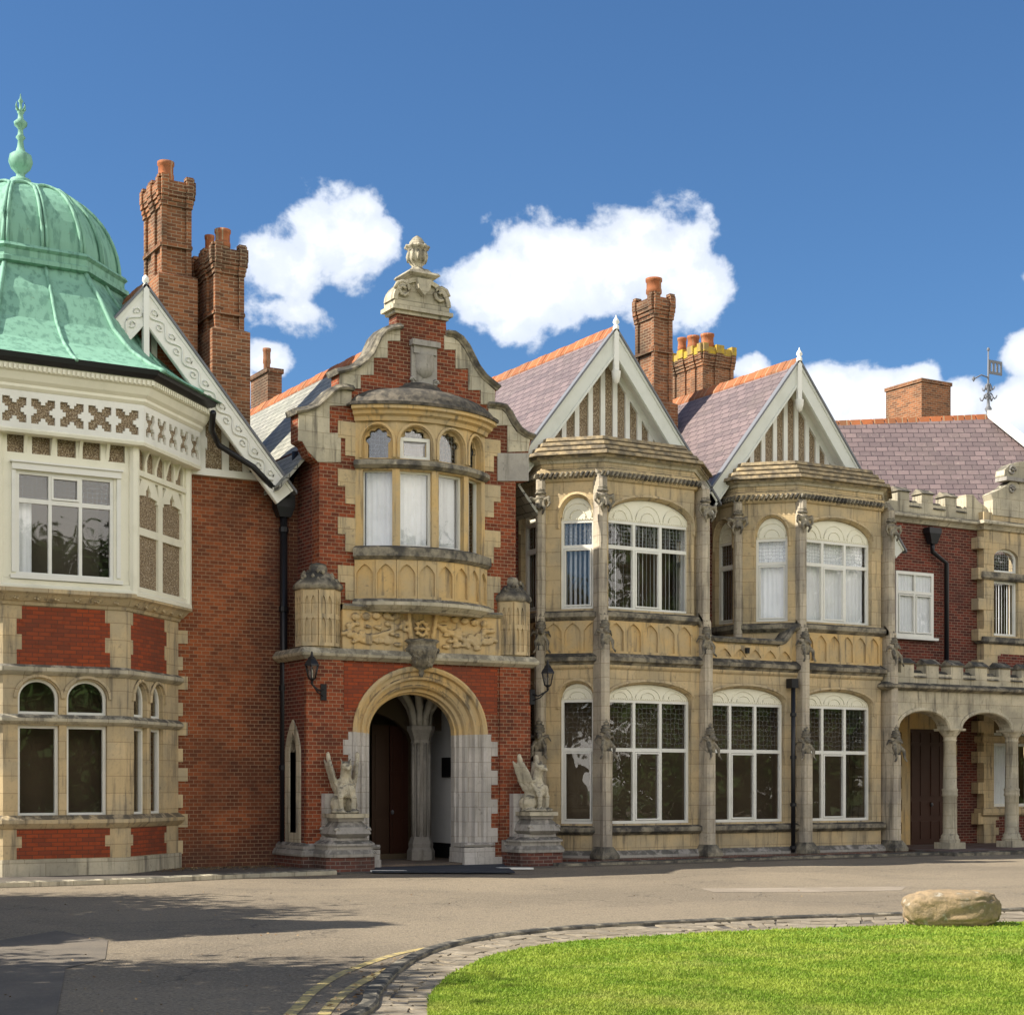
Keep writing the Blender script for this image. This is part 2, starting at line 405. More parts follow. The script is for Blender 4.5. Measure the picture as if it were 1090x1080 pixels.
M['ridge'] = brick_mat('orange_ridge_tile', (.42, .14, .055), (.30, .095, .038), (.36, .26, .16), dirt=(.16, .11, .065), dirt_amt=.55, bw=.42, bh=2.0, mort=.018)
def copper():
    m, t = newmat('copper_verdigris')
    a = t.noise(t.obj, 1.5, 6, .6); f = t.noise(t.obj, 12, 5, .6)
    mp = t.add('ShaderNodeMapping'); mp.inputs['Scale'].default_value = (9, 9, .8); t.l.new(t.obj, mp.inputs[0])
    stn = t.noise(mp.outputs[0], 1.0, 5, .6)
    c = t.mix(t.ramp(a, .35, .65), (.19, .375, .27), (.205, .40, .29))
    c = t.mix(t.m('MULTIPLY', t.ramp(stn, .47, .62), .6), c, (.08, .19, .14))
    c = t.mix(t.m('MULTIPLY', t.ramp(f, .62, .75), .45), c, (.13, .15, .08))
    fin(t, c, .7, f, .2, .01, .3); return m
M['copper'] = copper()
def pebble():
    m, t = newmat('pebbledash')
    v = t.add('ShaderNodeTexVoronoi', Scale=42.0); t.l.new(t.obj, v.inputs['Vector'])
    n = t.noise(t.obj, 30, 3)
    c = t.mix(t.ramp(v.outputs['Distance'], .1, .75), (.42, .33, .21), (.15, .105, .065))
    c = t.mix(t.m('MULTIPLY', t.ramp(n, .58, .66), .8), c, (.60, .53, .42))
    fin(t, c, .9, v.outputs['Distance'], -.8, .02, .3); return m
M['pebble'] = pebble()
def glass(name, lead=0, tint=.96):
    m, t = newmat(name); t.n.remove(t.b)
    wav = t.noise(t.obj, .9, 2); bp = t.add('ShaderNodeBump', Strength=.06, Distance=.1); t.l.new(wav, bp.inputs['Height'])
    tr = t.add('ShaderNodeBsdfTransparent'); tr.inputs[0].default_value = (tint, tint, tint, 1)
    gl = t.add('ShaderNodeBsdfGlossy', Roughness=.015); t.l.new(bp.outputs[0], gl.inputs['Normal'])
    lw = t.add('ShaderNodeLayerWeight', Blend=.5); fr_ = t.m('ADD', .10, t.m('MULTIPLY', t.m('POWER', lw.outputs['Facing'], 5.0), .9))
    mx = t.add('ShaderNodeMixShader'); t.l.new(fr_, mx.inputs[0]); t.l.new(tr.outputs[0], mx.inputs[1]); t.l.new(gl.outputs[0], mx.inputs[2])
    last = mx.outputs[0]
    if lead:
        v = t.add('ShaderNodeTexVoronoi', Scale=float(lead), _feature='DISTANCE_TO_EDGE'); t.l.new(t.uv, v.inputs['Vector'])
        v.inputs['Randomness'].default_value = .35
        ln = t.ramp(v.outputs['Distance'], .07, .03)
        df = t.add('ShaderNodeBsdfPrincipled', Roughness=.5); df.inputs['Base Color'].default_value = (.42, .44, .45, 1)
        m2 = t.add('ShaderNodeMixShader'); t.l.new(t.m('MULTIPLY', ln, .55 if lead > 10 else .20), m2.inputs[0]); t.l.new(last, m2.inputs[1]); t.l.new(df.outputs[0], m2.inputs[2]); last = m2.outputs[0]
    t.l.new(last, t.o.inputs[0]); return m
M['glass'] = glass('window_glass'); M['leaded'] = glass('leaded_glass', 12); M['leaded_dark'] = glass('leaded_glass_dim', 9)
M['lantern_glass'] = glass('lantern_glass', 0, .7)

# ------------------------------------------------------------------ ground
def ground_sheet():
    b = MB(); b.add([(-400,-400,-.012),(500,-400,-.012),(500,600,-.012),(-400,600,-.012)], [(0,1,2,3)])
    m, t = newmat('rough_grass_ground'); n = t.noise(t.obj, .3, 6); fin(t, t.mix(n, (.05,.09,.02), (.09,.13,.035)), .95)
    return struct(b.build('ground', m))
ground_sheet()
def asphalt():
    m, t = newmat('asphalt')
    a = t.noise(t.obj, .22, 5, .6, .5); f = t.noise(t.obj, 30, 6, .75); md = t.noise(t.obj, 4.5, 8, .72)
    c = t.mix(t.ramp(a, .4, .62), (.245, .200, .138), (.19, .156, .11))
    c = t.mix(t.m('MULTIPLY', t.ramp(md, .48, .70), .45), c, (.125, .108, .084))
    c = t.mix(t.m('MULTIPLY', t.ramp(f, .53, .64), .7), c, (.40, .34, .26))
    c = t.mix(t.m('MULTIPLY', t.ramp(f, .46, .37), .75), c, (.07, .06, .048))
    cr = t.add('ShaderNodeTexVoronoi', Scale=.55, _feature='DISTANCE_TO_EDGE')
    wv = t.add('ShaderNodeVectorMath', _operation='ADD'); t.l.new(t.obj, wv.inputs[0])
    nz = t.add('ShaderNodeTexNoise', Scale=1.6, Detail=5.0); t.l.new(t.obj, nz.inputs['Vector']); t.l.new(nz.outputs['Color'], wv.inputs[1]); t.l.new(wv.outputs[0], cr.inputs['Vector'])
    c = t.mix(t.m('MULTIPLY', t.ramp(cr.outputs['Distance'], .012, .003), t.ramp(a, .45, .55, 0, .55)), c, (.05, .045, .04))
    fin(t, c, .9, t.m('ADD', f, md), .8, .03, .25); return m
M['asphalt'] = asphalt()
def patch(name, c1, c2):
    m, t = newmat(name); f = t.noise(t.obj, 28, 6, .75); a = t.noise(t.obj, 1.4, 5, .6)
    c = t.mix(t.ramp(a, .4, .6), c1, c2); c = t.mix(t.m('MULTIPLY', t.ramp(f, .52, .68), .5), c, (c1[0]*1.8, c1[1]*1.8, c1[2]*1.8))
    fin(t, c, .92, f, .5, .01, .2); return m
M['patch'] = patch('asphalt_repair', (.15, .128, .10), (.12, .105, .085))
M['patch_light'] = patch('asphalt_pale', (.26, .22, .17), (.22, .185, .14))
M['path'] = patch('footpath_paving', (.12, .105, .085), (.085, .075, .065))
b = MB(); b.add([(-60,-30,-.004),(90,-30,-.004),(90,60,-.004),(-60,60,-.004)], [(0,1,2,3)])
struct(b.build('road', M['asphalt']))
def gpoly(pts, z, name, mat):
    b = MB(); b.add([(*gnd(u, v, z), z) for u, v in pts], [tuple(range(len(pts)))]); return struct(b.build(name, mat))
gpoly([(0,1000),(60,990),(115,1000),(112,1020),(70,1030),(60,1080),(-60,1080),(-60,1010)], .002, 'road_repair', M['patch'])
gpoly([(745,945),(860,944),(965,943),(960,947),(860,949),(760,949)], .0, 'road_repair', M['patch_light'])
# dark footway at the foot of the house, kerb edged
b = MB(); pts = [(-4, 27.9), (9.0, 27.9), (11.2, 28.5), (13.1, 28.7), (13.1, 33), (-4, 33)]
b.plan(pts, -.05, .075); struct(b.build('footway', M['path']))
b = MB(); b.sweep([(-4, 27.9), (9.0, 27.9), (11.2, 28.5), (13.1, 28.7)], [(0, -.05), (.12, -.05), (.12, .075), (0, .095), (-.04, .095), (-.04, 0)]); struct(b.build('kerb', M['stone_pale']))
b = MB(); b.plan([(13.2, 28.6), (18.2, 28.7), (34, 28.9), (48, 28.9), (48, 33), (13.2, 33)], -.05, .02); struct(b.build('footway', M['path']))
b = MB(); b.sweep([(18.2, 28.9), (29.3, 29.1), (29.3, 28.6), (48, 28.6)], [(0, -.05), (.12, -.05), (.12, .07), (0, .09), (-.08, .09), (-.08, 0)]); struct(b.build('kerb', M['stone_dark']))
b = MB(); b.plan([(29.4, 28.72), (48, 28.72), (48, 34), (29.4, 34)], -.05, .10); struct(b.build('portico_floor', patch('portico_tiles', (.10,.06,.05), (.13,.11,.10))))

# lawn with its kerb and stone edging
OUT = [(300,1150),(345,1108),(392,1080),(400,1062),(430,1032),(480,1011),(560,997.5),(640,990.5),(750,985),(850,981),(960,977.5),(1090,972.5),(1300,966),(1700,954)]
INN = [(470,1190),(462,1130),(456,1085),(462,1062),(485,1041),(530,1021),(600,1008),(700,1000.5),(780,996),(850,993),(960,989),(1090,985),(1300,979),(1700,968)]
def smooth(pts, n=8):
    out = []
    for i in range(len(pts)-1):
        p0, p1, p2, p3 = pts[max(0, i-1)], pts[i], pts[i+1], pts[min(len(pts)-1, i+2)]
        for k in range(n):
            t = k/n
            out.append(tuple(.5*((2*p1[j])+(-p0[j]+p2[j])*t+(2*p0[j]-5*p1[j]+4*p2[j]-p3[j])*t*t+(-p0[j]+3*p1[j]-3*p2[j]+p3[j])*t**3) for j in (0, 1)))
    return out+[pts[-1]]
OUTG = smooth([gnd(*p) for p in OUT]); INNG = smooth([gnd(*p) for p in INN])
b = MB(); b.sweep(OUTG, [(-.07, -.03), (.05, -.03), (.05, .07), (.03, .085), (-.07, .085)]); struct(b.build('kerb', M['stone_dark']))
sl_ = MB(); rnd = random.Random(3)
for i in range(0, len(OUTG)-2, 1):
    for r_ in range(3):
        t0, t1 = r_/3+.005, (r_+1)/3-.005
        if rnd.random() < .05: continue
        a0, a1 = OUTG[i], OUTG[i+1]; c0, c1 = INNG[min(i, len(INNG)-1)], INNG[min(i+1, len(INNG)-1)]
        lerp = lambda p, q, t: (p[0]+(q[0]-p[0])*t, p[1]+(q[1]-p[1])*t)
        j = lambda p: (p[0]+rnd.uniform(-.04, .04), p[1]+rnd.uniform(-.04, .04))
        h = .045+rnd.uniform(-.004, .004); q = [j(lerp(a0, c0, t0)), j(lerp(a1, c1, t0)), j(lerp(a1, c1, t1)), j(lerp(a0, c0, t1))]
        sl_.plan(q, -.02, h+.0)
struct(sl_.build('stone_edging', stone_mat('edging_stone', (.33,.28,.205), (.20,.165,.115), ashlar=False, lichen=.3, sc=3)))
b = MB(); b.add([(*p, .03) for p in OUTG]+[(*p, .03) for p in reversed(INNG)], [tuple(range(2*len(OUTG)))] if len(OUTG)==len(INNG) else [])
struct(b.build('edging_bed', M['path']))
lawn_poly = [tuple(p) for p in INNG]+[(60, -20), (6, -20)]
b = MB(); b.plan(lawn_poly, -.02, .055)
m, t = newmat('lawn_soil'); n = t.noise(t.obj, 3, 6); fin(t, t.mix(t.ramp(n,.35,.65), (.10,.20,.012), (.17,.26,.02)), .95, t.noise(t.obj, 60, 3), .6, .02)
struct(b.build('lawn', m))
def grass():
    m, t = newmat('grass_blades'); n = t.noise(t.obj, 1.3, 6, .65); n2 = t.noise(t.obj, 40, 2)
    c = t.mix(t.ramp(n, .36, .64), (.165, .27, .022), (.31, .385, .05)); c = t.mix(t.m('MULTIPLY', t.ramp(n2, .5, .75), .5), c, (.42, .40, .14)); n3 = t.noise(t.obj, .45, 5, .7); c = t.mix(t.m('MULTIPLY', t.ramp(n3, .54, .68), .45), c, (.36, .35, .10))
    fin(t, c, .7, None, spec=.2)
    t.b.inputs['Transmission Weight'].default_value = 0
    tl = t.add('ShaderNodeBsdfTranslucent'); t.l.new(c, tl.inputs[0]); mx = t.add('ShaderNodeMixShader'); mx.inputs[0].default_value = .35
    t.l.new(t.b.outputs[0], mx.inputs[1]); t.l.new(tl.outputs[0], mx.inputs[2]); t.l.new(mx.outputs[0], t.o.inputs[0])
    b = MB(); rg = random.Random(5); vs = []; fs = []
    # inside the visible wedge of the lawn
    from mathutils.geometry import intersect_point_line
    ing = [p for p in INNG]
    def inside(x, y):
        c = False; P = lawn_poly; j = len(P)-1
        for i in range(len(P)):
            if (P[i][1] > y) != (P[j][1] > y) and x < (P[j][0]-P[i][0])*(y-P[i][1])/(P[j][1]-P[i][1])+P[i][0]: c = not c
            j = i
        return c
    n = 0
    while n < 200000:
        u = rg.uniform(440, 1260); v = 978+ (rg.random()**.75)*118
        x, y = gnd(u, v, .05)
        if not inside(x, y): continue
        d = dep(x, y); k = noise.noise(Vector((x*1.1, y*1.1, 0)))
        h = rg.uniform(.016, .036)*(1+.45*k); w = .005+.00045*d; a = rg.uniform(0, 6.28); la = rg.uniform(0, 6.28); ll = rg.uniform(.3, 1.1)*h
        i = len(vs); dx, dy = math.cos(a)*w, math.sin(a)*w
        vs += [(x-dx, y-dy, .05), (x+dx, y+dy, .05), (x+math.cos(la)*ll, y+math.sin(la)*ll, .05+h)]; fs.append((i, i+1, i+2)); n += 1
    me = bpy.data.meshes.new('lawn_grass'); me.from_pydata(vs, [], fs); me.materials.append(m)
    o = link('lawn_grass', me); struct(o, 'stuff'); o['label'] = 'short bright green lawn grass inside the curved kerb'
grass()
# yellow lines and the pale footway edge line
m, t = newmat('worn_yellow_paint'); n = t.noise(t.obj, 9, 6, .7); fin(t, t.mix(t.ramp(n, .46, .60), (.42,.33,.13), (.17,.145,.10)), .8)
def stripe(pts, w, name, mat, z=.001):
    g = smooth([gnd(*p) for p in pts], 8); a = offs(g, w/2); c = offs(g, -w/2); b = MB(); N = len(g)
    b.add([(*p, z) for p in a]+[(*p, z) for p in c], [(i, i+1, N+i+1, N+i) for i in range(N-1)]); return struct(b.build(name, mat))
stripe([(240,1135),(306,1082),(336,1052),(372,1032),(430,1013),(500,1002),(560,993.5),(630,987.5)], .10, 'yellow_line', m)
stripe([(300,1135),(342,1082),(362,1060),(392,1041),(440,1021),(500,1006.5),(560,997.5),(610,991)], .10, 'yellow_line', m)
m, t = newmat('worn_cream_line'); n = t.noise(t.obj, 7, 6, .7); fin(t, t.mix(t.ramp(n, .44, .60), (.40,.36,.26), (.16,.14,.11)), .8)
stripe([(0,934),(120,932.5),(230,930.5),(300,929)], .07, 'edge_line', m)

# boulder
def boulder():
    bm = bmesh.new(); bmesh.ops.create_icosphere(bm, subdivisions=5, radius=1)
    for v in bm.verts:
        c = v.co; sx_, sy_, sz_ = [math.copysign(abs(k)**.66, k) for k in c]
        p = Vector((sx_*.53, sy_*.34, sz_*.235))
        p *= 1+.10*noise.noise(c*1.3+Vector((3,1,2)))+.10*abs(noise.noise(c*2.6))-.07*abs(noise.noise(c*4.5+Vector((5,2,9))))+.03*noise.noise(c*9)+.012*noise.noise(c*20)
        p.z += .035*c.x; v.co = p
    me = bpy.data.meshes.new('boulder'); bm.to_mesh(me); bm.free(); uvm(me)
    for p in me.polygons: p.use_smooth = True
    m, t = newmat('sandstone_boulder'); n = t.noise(t.obj, 4, 7, .65); f = t.noise(t.obj, 26, 5, .7)
    c = t.mix(t.ramp(n, .38, .62), (.34,.245,.14), (.22,.17,.105)); c = t.mix(t.m('MULTIPLY', t.ramp(f,.56,.7), .7), c, (.15,.12,.08))
    c = t.mix(t.m('MULTIPLY', t.ramp(t.noise(t.obj, 7, 4), .6, .68), .6), c, (.42,.40,.33)); fin(t, c, .92, t.m('ADD', f, n), .7, .02, .2)
    me.materials.append(m); o = link('boulder', me); x, y = gnd(1011, 984, .05); o.location = (x, y, .235); o.rotation_euler = (0, R(1), R(-28))
    tag(o, 'low rounded tan sandstone boulder lying on the lawn edge', 'boulder')
boulder()

# ================================================================== THE HOUSE
house = thing('country_house', 'large Victorian red brick and stone mansion with green copper dome and white gables', 'mansion', (22, 32, 0))
def part(name, b, mat, parent=None, label=None):
    o = b.build(name, M[mat] if isinstance(mat, str) else mat, parent or house)
    if label: o['label'] = label
    return o
def window(F, s0, s1, z0, z1, n, mull=(), trans=(), lead=False, fm='white', blind=None, w=.06, mw=.05, casement=(), blz=None, allead=False, cof=.14, lm='leaded'):
    b = MB(); d = .07
    b.box(F, s0, s1, n-d, n, z0, z0+w); b.box(F, s0, s1, n-d, n, z1-w, z1)
    b.box(F, s0, s0+w, n-d, n, z0+w, z1-w); b.box(F, s1-w, s1, n-d, n, z0+w, z1-w)
    zz = [z0+w]+sorted(trans)+[z1-w]
    for t_ in trans: b.box(F, s0+w, s1-w, n-d, n-.004, t_-.04, t_+.04)
    for m_ in mull:
        for a, c in zip(zz[:-1], zz[1:]):
            b.box(F, m_-mw/2, m_+mw/2, n-d, n-.002, a+(.04 if a in trans else 0), c-(.04 if c in trans else 0))
    for (a, c, e, g) in casement:   # opening light frames
        for q in ((a, c, e, e+.035), (a, c, g-.035, g), (a, a+.035, e+.035, g-.035), (c-.035, c, e+.035, g-.035)): b.box(F, q[0], q[1], n-.05, n+.015, q[2], q[3])
    fr = part('window', b, fm)
    g0, g1 = z0+w/2, z1-w/2; gn = n-.045
    if allead: part('leaded_pane', MB().add([F.p(s0+.03, g0, gn), F.p(s1-.03, g0, gn), F.p(s1-.03, g1, gn), F.p(s0+.03, g1, gn)], [(0,1,2,3)]), 'leaded', fr)
    else:
        tz = max(trans) if (lead and trans) else g1
        part('pane', MB().add([F.p(s0+.03, g0, gn), F.p(s1-.03, g0, gn), F.p(s1-.03, tz, gn), F.p(s0+.03, tz, gn)], [(0,1,2,3)]), 'glass', fr)
        if lead and trans: part('leaded_pane', MB().add([F.p(s0+.03, tz, gn), F.p(s1-.03, tz, gn), F.p(s1-.03, g1, gn), F.p(s0+.03, g1, gn)], [(0,1,2,3)]), lm, fr)
    if blind:
        kind, frac = blind[0], blind[1]; bl = MB(); zb1 = blz or z1
        if kind == 'slats':
            s = s0+.04; rb = random.Random(int(s0*100))
            while s < s0+(s1-s0)*frac-.05:
                an = rb.uniform(.0, .03); na, nb_ = (gn-.10+an, gn-.16-an) if abs(F.ang) < 1 else (gn-.16-an, gn-.10+an); bl.add([F.p(s, z0+.05, na), F.p(s+.07, z0+.05, nb_), F.p(s+.07, zb1, nb_), F.p(s, zb1, na)], [(0,1,2,3)]); s += .105
        else:
            N = int((s1-s0)*frac/.03); pts = [(s0+.03+i*.03, .02*math.sin(i*1.7)) for i in range(N)]
            if frac < 0: pts = []
            bl.add([F.p(a, z, gn-cof+c) for a, c in pts for z in (z0+.04, zb1)], [(2*i, 2*i+2, 2*i+3, 2*i+1) for i in range(len(pts)-1)], True)
        part('blind' if kind == 'slats' else 'curtain', bl, 'blind', fr)
    return fr
def toothed(s0, s1, z0, z1, step=.30, d=.10, left=True, right=True):
    L = []; Rr = []; z = z0; k = 0
    while z < z1-.01:
        ze = min(z1, z+step); o = d if k % 2 else 0
        L += [(s0+(o if left else 0), z), (s0+(o if left else 0), ze)]; Rr += [(s1-(o if right else 0), z), (s1-(o if right else 0), ze)]
        z = ze; k += 1
    return L+list(reversed(Rr))
def tympanum(F, s0, s1, zs, zt, n, par, arcs=3):
    b = MB(); b.poly(F, arch(s0, s1, zs, zt, 18), [], n-.05, n)
    w = (s1-s0)/arcs
    for i in range(arcs):
        c = s0+w*(i+.5); r0 = w*.44
        for rr in (r0, r0*.55):
            pts = []
            for k in range(13):
                a = math.pi*k/12; x = c-rr*math.cos(a); z = zs+.05+rr*math.sin(a)*min(1, (zt-zs-.08)/max(r0, .01)*.85)
                u_ = (x-(s0+s1)/2)/((s1-s0)/2); lim = zs+(zt-zs)*math.sqrt(max(0, 1-u_*u_))-.03
                pts.append(F.p(x, min(z, max(zs+.03, lim)), n+.004))
            b.tube(pts, .014, 5)
    k = s0+.04
    while k < s1-.03: b.lathe(*F.p(k, 0, n+.004)[:2], [(.004, zs+.012), (.014, zs+.022), (.014, zs+.032), (.004, zs+.042)], 6); k += .06
    return part('tympanum', b, 'cream', par)

# ------------------------------------------------------------------ left wing: octagonal bay
CXL = 8.24; YL = 29.6
LOW = [(CXL-1.1-1.55, 31.3), (CXL-1.1-1.55, 31.15), (CXL-1.1, YL), (CXL+1.1, YL), (CXL+1.1+1.55, 31.15), (CXL+1.1+1.55, 31.3)]
UPY = 29.5; UPP = [(CXL-1.23-1.55, 31.3), (CXL-1.23-1.55, 31.05), (CXL-1.23, UPY), (CXL+1.23, UPY), (CXL+1.23+1.55, 31.05), (CXL+1.23+1.55, 31.3)]
def faces(P): return [(Fr(P[2][0]-(P[2][0]-P[1][0]), P[1][1], -45), math.hypot(P[2][0]-P[1][0], P[2][1]-P[1][1])), (Fr(P[2][0], P[2][1], 0), P[3][0]-P[2][0]), (Fr(P[3][0], P[3][1], 45), math.hypot(P[4][0]-P[3][0], P[4][1]-P[3][1]))]
FF = Fr(CXL, YL, 0)
zl = lambda v, n=0: FF.z(70, v, n)
z_pl, z_b0, z_led0, z_led1 = zl(913.5), zl(881), zl(880, .1), zl(869, .1)
z_w0, z_w1, z_st0, z_st1 = zl(868), zl(772), zl(770, .1), zl(762, .1)
z_a0, z_a1, z_s20, z_s21, z_bt, z_c0 = zl(760.5), zl(726), zl(719, .1), zl(709, .1), zl(647), zl(645.5, .1)
z_c1 = zl(628, .1)
ops = [[(.16, .74), (.90, 1.48)], [(X(19,YL)-LOW[2][0], X(63,YL)-LOW[2][0]), (X(71,YL)-LOW[2][0], X(114,YL)-LOW[2][0])], [(.34, .86), (1.02, 1.54)]]
part('stone_plinth', MB().plan([(p[0], p[1]) for p in offs(LOW, .06)]+[(LOW[-1][0], 31.35), (LOW[0][0], 31.35)], .0, z_pl), 'stone_pale')
for fi, (F, L) in enumerate(faces(LOW)):
    holes = []
    for a, c in ops[fi]:
        holes.append(rect(a, c, z_w0, z_w1)); holes.append(opening(a, c, z_a0, z_a0+(z_a1-z_a0)*.5, z_a1+.05))
    part('stone_wall', MB().poly(F, rect(0, L, z_pl, z_c0+.02), holes, -.22, 0), 'stone_warm')
    for a, c in ops[fi]:
        window(F, a+.0, c-.0, z_w0, z_w1, -.09, fm='white', w=.055)
        w = MB(); zs = z_a0+(z_a1-z_a0)*.5
        w.poly(F, opening(a, c, z_a0, zs, z_a1+.05), [opening(a+.05, c-.05, z_a0+.05, zs, z_a1)], -.15, -.09); fr = part('window', w, 'white')
        part('pane', MB().poly(F, opening(a+.04, c-.04, z_a0+.04, zs, z_a1+.01), [], -.13, -.125), 'glass', fr)
        part('hood_mould', MB().sweep([(a-.05, zs)]+arch(a-.05, c+.05, zs+.001, z_a1+.10, 12)+[(c+.05, zs)], [(-.03, 0), (-.03, .035), (.02, .05), (.02, 0)], F), 'stone_warm')
    bs0, bs1 = (X(19,YL)-LOW[2][0]-.02, X(117,YL)-LOW[2][0]) if fi == 1 else (.30, L-.42)
    if fi == 2: bs0, bs1 = .22, L-.52
    part('brick_panel', MB().poly(F, toothed(bs0, bs1, z_s21+.01, z_bt, .27, .09), [], -.02, .006), 'brick_rubbed')
    part('brick_panel', MB().poly(F, toothed(bs0, bs1, z_pl+.01, z_b0-.01, .2, .09), [], -.02, .006), 'brick_rubbed')
def pl_sweep(name, path, prof, mat, smooth=False): return part(name, MB().sweep(path, prof, None, False, smooth), mat)
pl_sweep('string_course', LOW, [(-.05, z_led0-.02), (.03, z_led0-.02), (.12, z_led0+.07), (.12, z_led1-.05), (.02, z_led1+.03), (-.05, z_led1+.03)], 'stone_warm')
pl_sweep('string_course', LOW, [(-.05, z_st0-.02), (.02, z_st0-.02), (.10, z_st0+.04), (.10, z_st1-.04), (.01, z_st1+.03), (-.05, z_st1+.03)], 'stone_pale')
pl_sweep('string_course', LOW, [(-.05, z_s20), (.02, z_s20), (.10, z_s20+.06), (.10, z_s21-.03), (.01, z_s21+.02), (-.05, z_s21+.02)], 'stone_pale')
pl_sweep('cornice', LOW, [(-.05, z_c0), (.03, z_c0), (.06, z_c0+.06), (.09, z_c0+.07), (.19, z_c1-.12), (.25, z_c1-.08), (.25, z_c1-.01), (-.05, z_c1+.01)], 'stone_warm')
for F, L in faces(LOW):
    k = .2
    while k < L-.1:
        fl = MB()
        for q in range(5):
            a = q*1.257; cx_, cz_ = .045*math.cos(a), .04*math.sin(a)
            p = F.p(k+cx_, z_c0+.14+cz_, .135); fl.lathe(p[0], p[1], [(.005, p[2]-.028), (.03, p[2]-.012), (.03, p[2]+.012), (.005, p[2]+.028)], 6)
        part('carved_flower', fl, 'stone_warm'); k += .36
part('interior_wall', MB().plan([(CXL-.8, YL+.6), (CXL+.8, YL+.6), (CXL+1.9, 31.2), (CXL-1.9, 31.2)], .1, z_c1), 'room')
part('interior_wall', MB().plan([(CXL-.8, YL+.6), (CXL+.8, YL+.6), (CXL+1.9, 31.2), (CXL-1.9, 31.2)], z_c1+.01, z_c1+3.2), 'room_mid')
# corner quoin bodies
# upper floor (painted timber)
FU = Fr(CXL, UPY, 0); zu = lambda v, n=0: FU.z(70, v, n)
u_b, u_sill, u_w0, u_w1, u_hd, u_sq0, u_sq1 = zu(628, .1), zu(620, .1), zu(613), zu(505), zu(494, .1), zu(486.5), zu(464)
pl_sweep('timber_sill', UPP, [(-.05, u_b-.03), (.10, u_b-.03), (.10, u_b+.04), (.05, u_b+.08), (.05, u_sill+.02), (.0, u_sill+.04), (-.05, u_sill+.04)], 'cream')
for fi, (F, L) in enumerate(faces(UPP)):
    cen = L/2
    if fi == 1:
        a, c = F.s(12), F.s(128); a2, c2 = F.s(17), F.s(121)
        part('timber_wall', MB().poly(F, rect(0, L, u_b, zu(455)), [rect(a2, c2, u_w0-.03, u_w1)]+[rect(F.s(x0), F.s(x1), u_sq0, u_sq1) for x0, x1 in ((7.5,26),(34,54),(61,81),(88,107),(115,133))], -.1, 0), 'cream')
        tr = zu(536)
        window(F, a2, c2, u_w0-.03, u_w1, -.02, [F.s(53.7), F.s(86)], [tr], True, blind=('curtain', .19), blz=tr, casement=[(F.s(55), F.s(84.5), tr+.05, u_w1-.06)], mw=.06)
        h = MB(); h.box(F, a, c, -.02, .07, u_w1+.01, u_w1+.13); h.box(F, a-.03, c+.03, -.02, .11, u_w1+.13, u_w1+.16)
        h.box(F, a, a+.07, -.02, .035, u_w0+.02, u_w1+.01); h.box(F, c-.07, c, -.02, .035, u_w0+.02, u_w1+.01); h.box(F, a-.03, c+.03, -.02, .09, u_w0-.10, u_w0-.03)
        part('window_surround', h, 'white')
    else:
        hs = []; m2 = u_b+.12; mid = F.z(168, 571) if fi == 2 else m2+1.0; top = F.z(168, 520) if fi == 2 else m2+2.2
        wA = (L-.16)/2
        pts = []
        for k in range(2):
            a = .17+k*(wA-.02); c = a+wA-.20
            hs.append(rect(a, c, m2, mid-.07))
            cm = (a+c)/2; w_ = c-a; z = mid+.07; zt = top
            hs.append([(a, z), (a, z+.62*(zt-z)), (a+.05, z+.62*(zt-z)), (a+.04, z+.70*(zt-z)), (cm-.09, z+.74*(zt-z)), (cm-.10, z+.84*(zt-z)), (cm-.05, z+.9*(zt-z)), (cm, zt), (cm+.05, z+.9*(zt-z)), (cm+.10, z+.84*(zt-z)), (cm+.09, z+.74*(zt-z)), (c-.04, z+.70*(zt-z)), (c-.05, z+.62*(zt-z)), (c, z+.62*(zt-z)), (c, z)])
            hs.append([(a, zt+.06), (a+.14, zt+.06), (a, z+.80*(zt-z))]); hs.append([(c-.14, zt+.06), (c, zt+.06), (c, z+.80*(zt-z))])
        zt2 = top+.22
        for k in range(5):
            a = .13+k*(L-.2)/5; hs.append(opening(a, a+(L-.2)/5-.09, zt2, zt2+.30, zt2+.40, 6))
        part('tracery_panel', MB().poly(F, rect(0, L, u_b, zu(455)), hs, -.07, 0), 'cream')
        rl = MB(); rl.box(F, 0, L, -.01, .05, top+.10, top+.18); part('timber_rail', rl, 'cream')
    part('pebbledash_panel', MB().box(F, .02, L-.02, -.14, -.05 if fi != 1 else -.075, u_b+.02 if fi != 1 else u_sq0-.02, zu(456)), 'pebble')
    # curved brackets under the frieze
    br = MB(); nb = 6; xs = [.0+k*(L)/5 for k in range(6)]
    for s in xs:
        zt2 = zu(459); pts = [(0, zt2-.45)]
        for (x_, z_) in ((0, -.45), (.05, -.25), (.13, -.10), (.24, 0), (0, 0)): pass
        V = [F.p(s+d_, zt2+z_, x_) for d_ in (-.03, .03) for x_, z_ in ((0, -.45), (.05, -.25), (.13, -.10), (.24, .02), (0, .02))]
        br.add(V, [(0,1,2,3,4), (9,8,7,6,5)]+[(i, (i+1) % 5, (i+1) % 5+5, i+5) for i in range(5)])
    part('bracket', br, 'cream')
for p in (UPP[2], UPP[3], UPP[4], UPP[1]):
    cp = MB(); cp.lathe(p[0], p[1], [(.10, u_b+.02), (.10, zu(455))], 8, False, math.pi/8); part('corner_post', cp, 'cream')

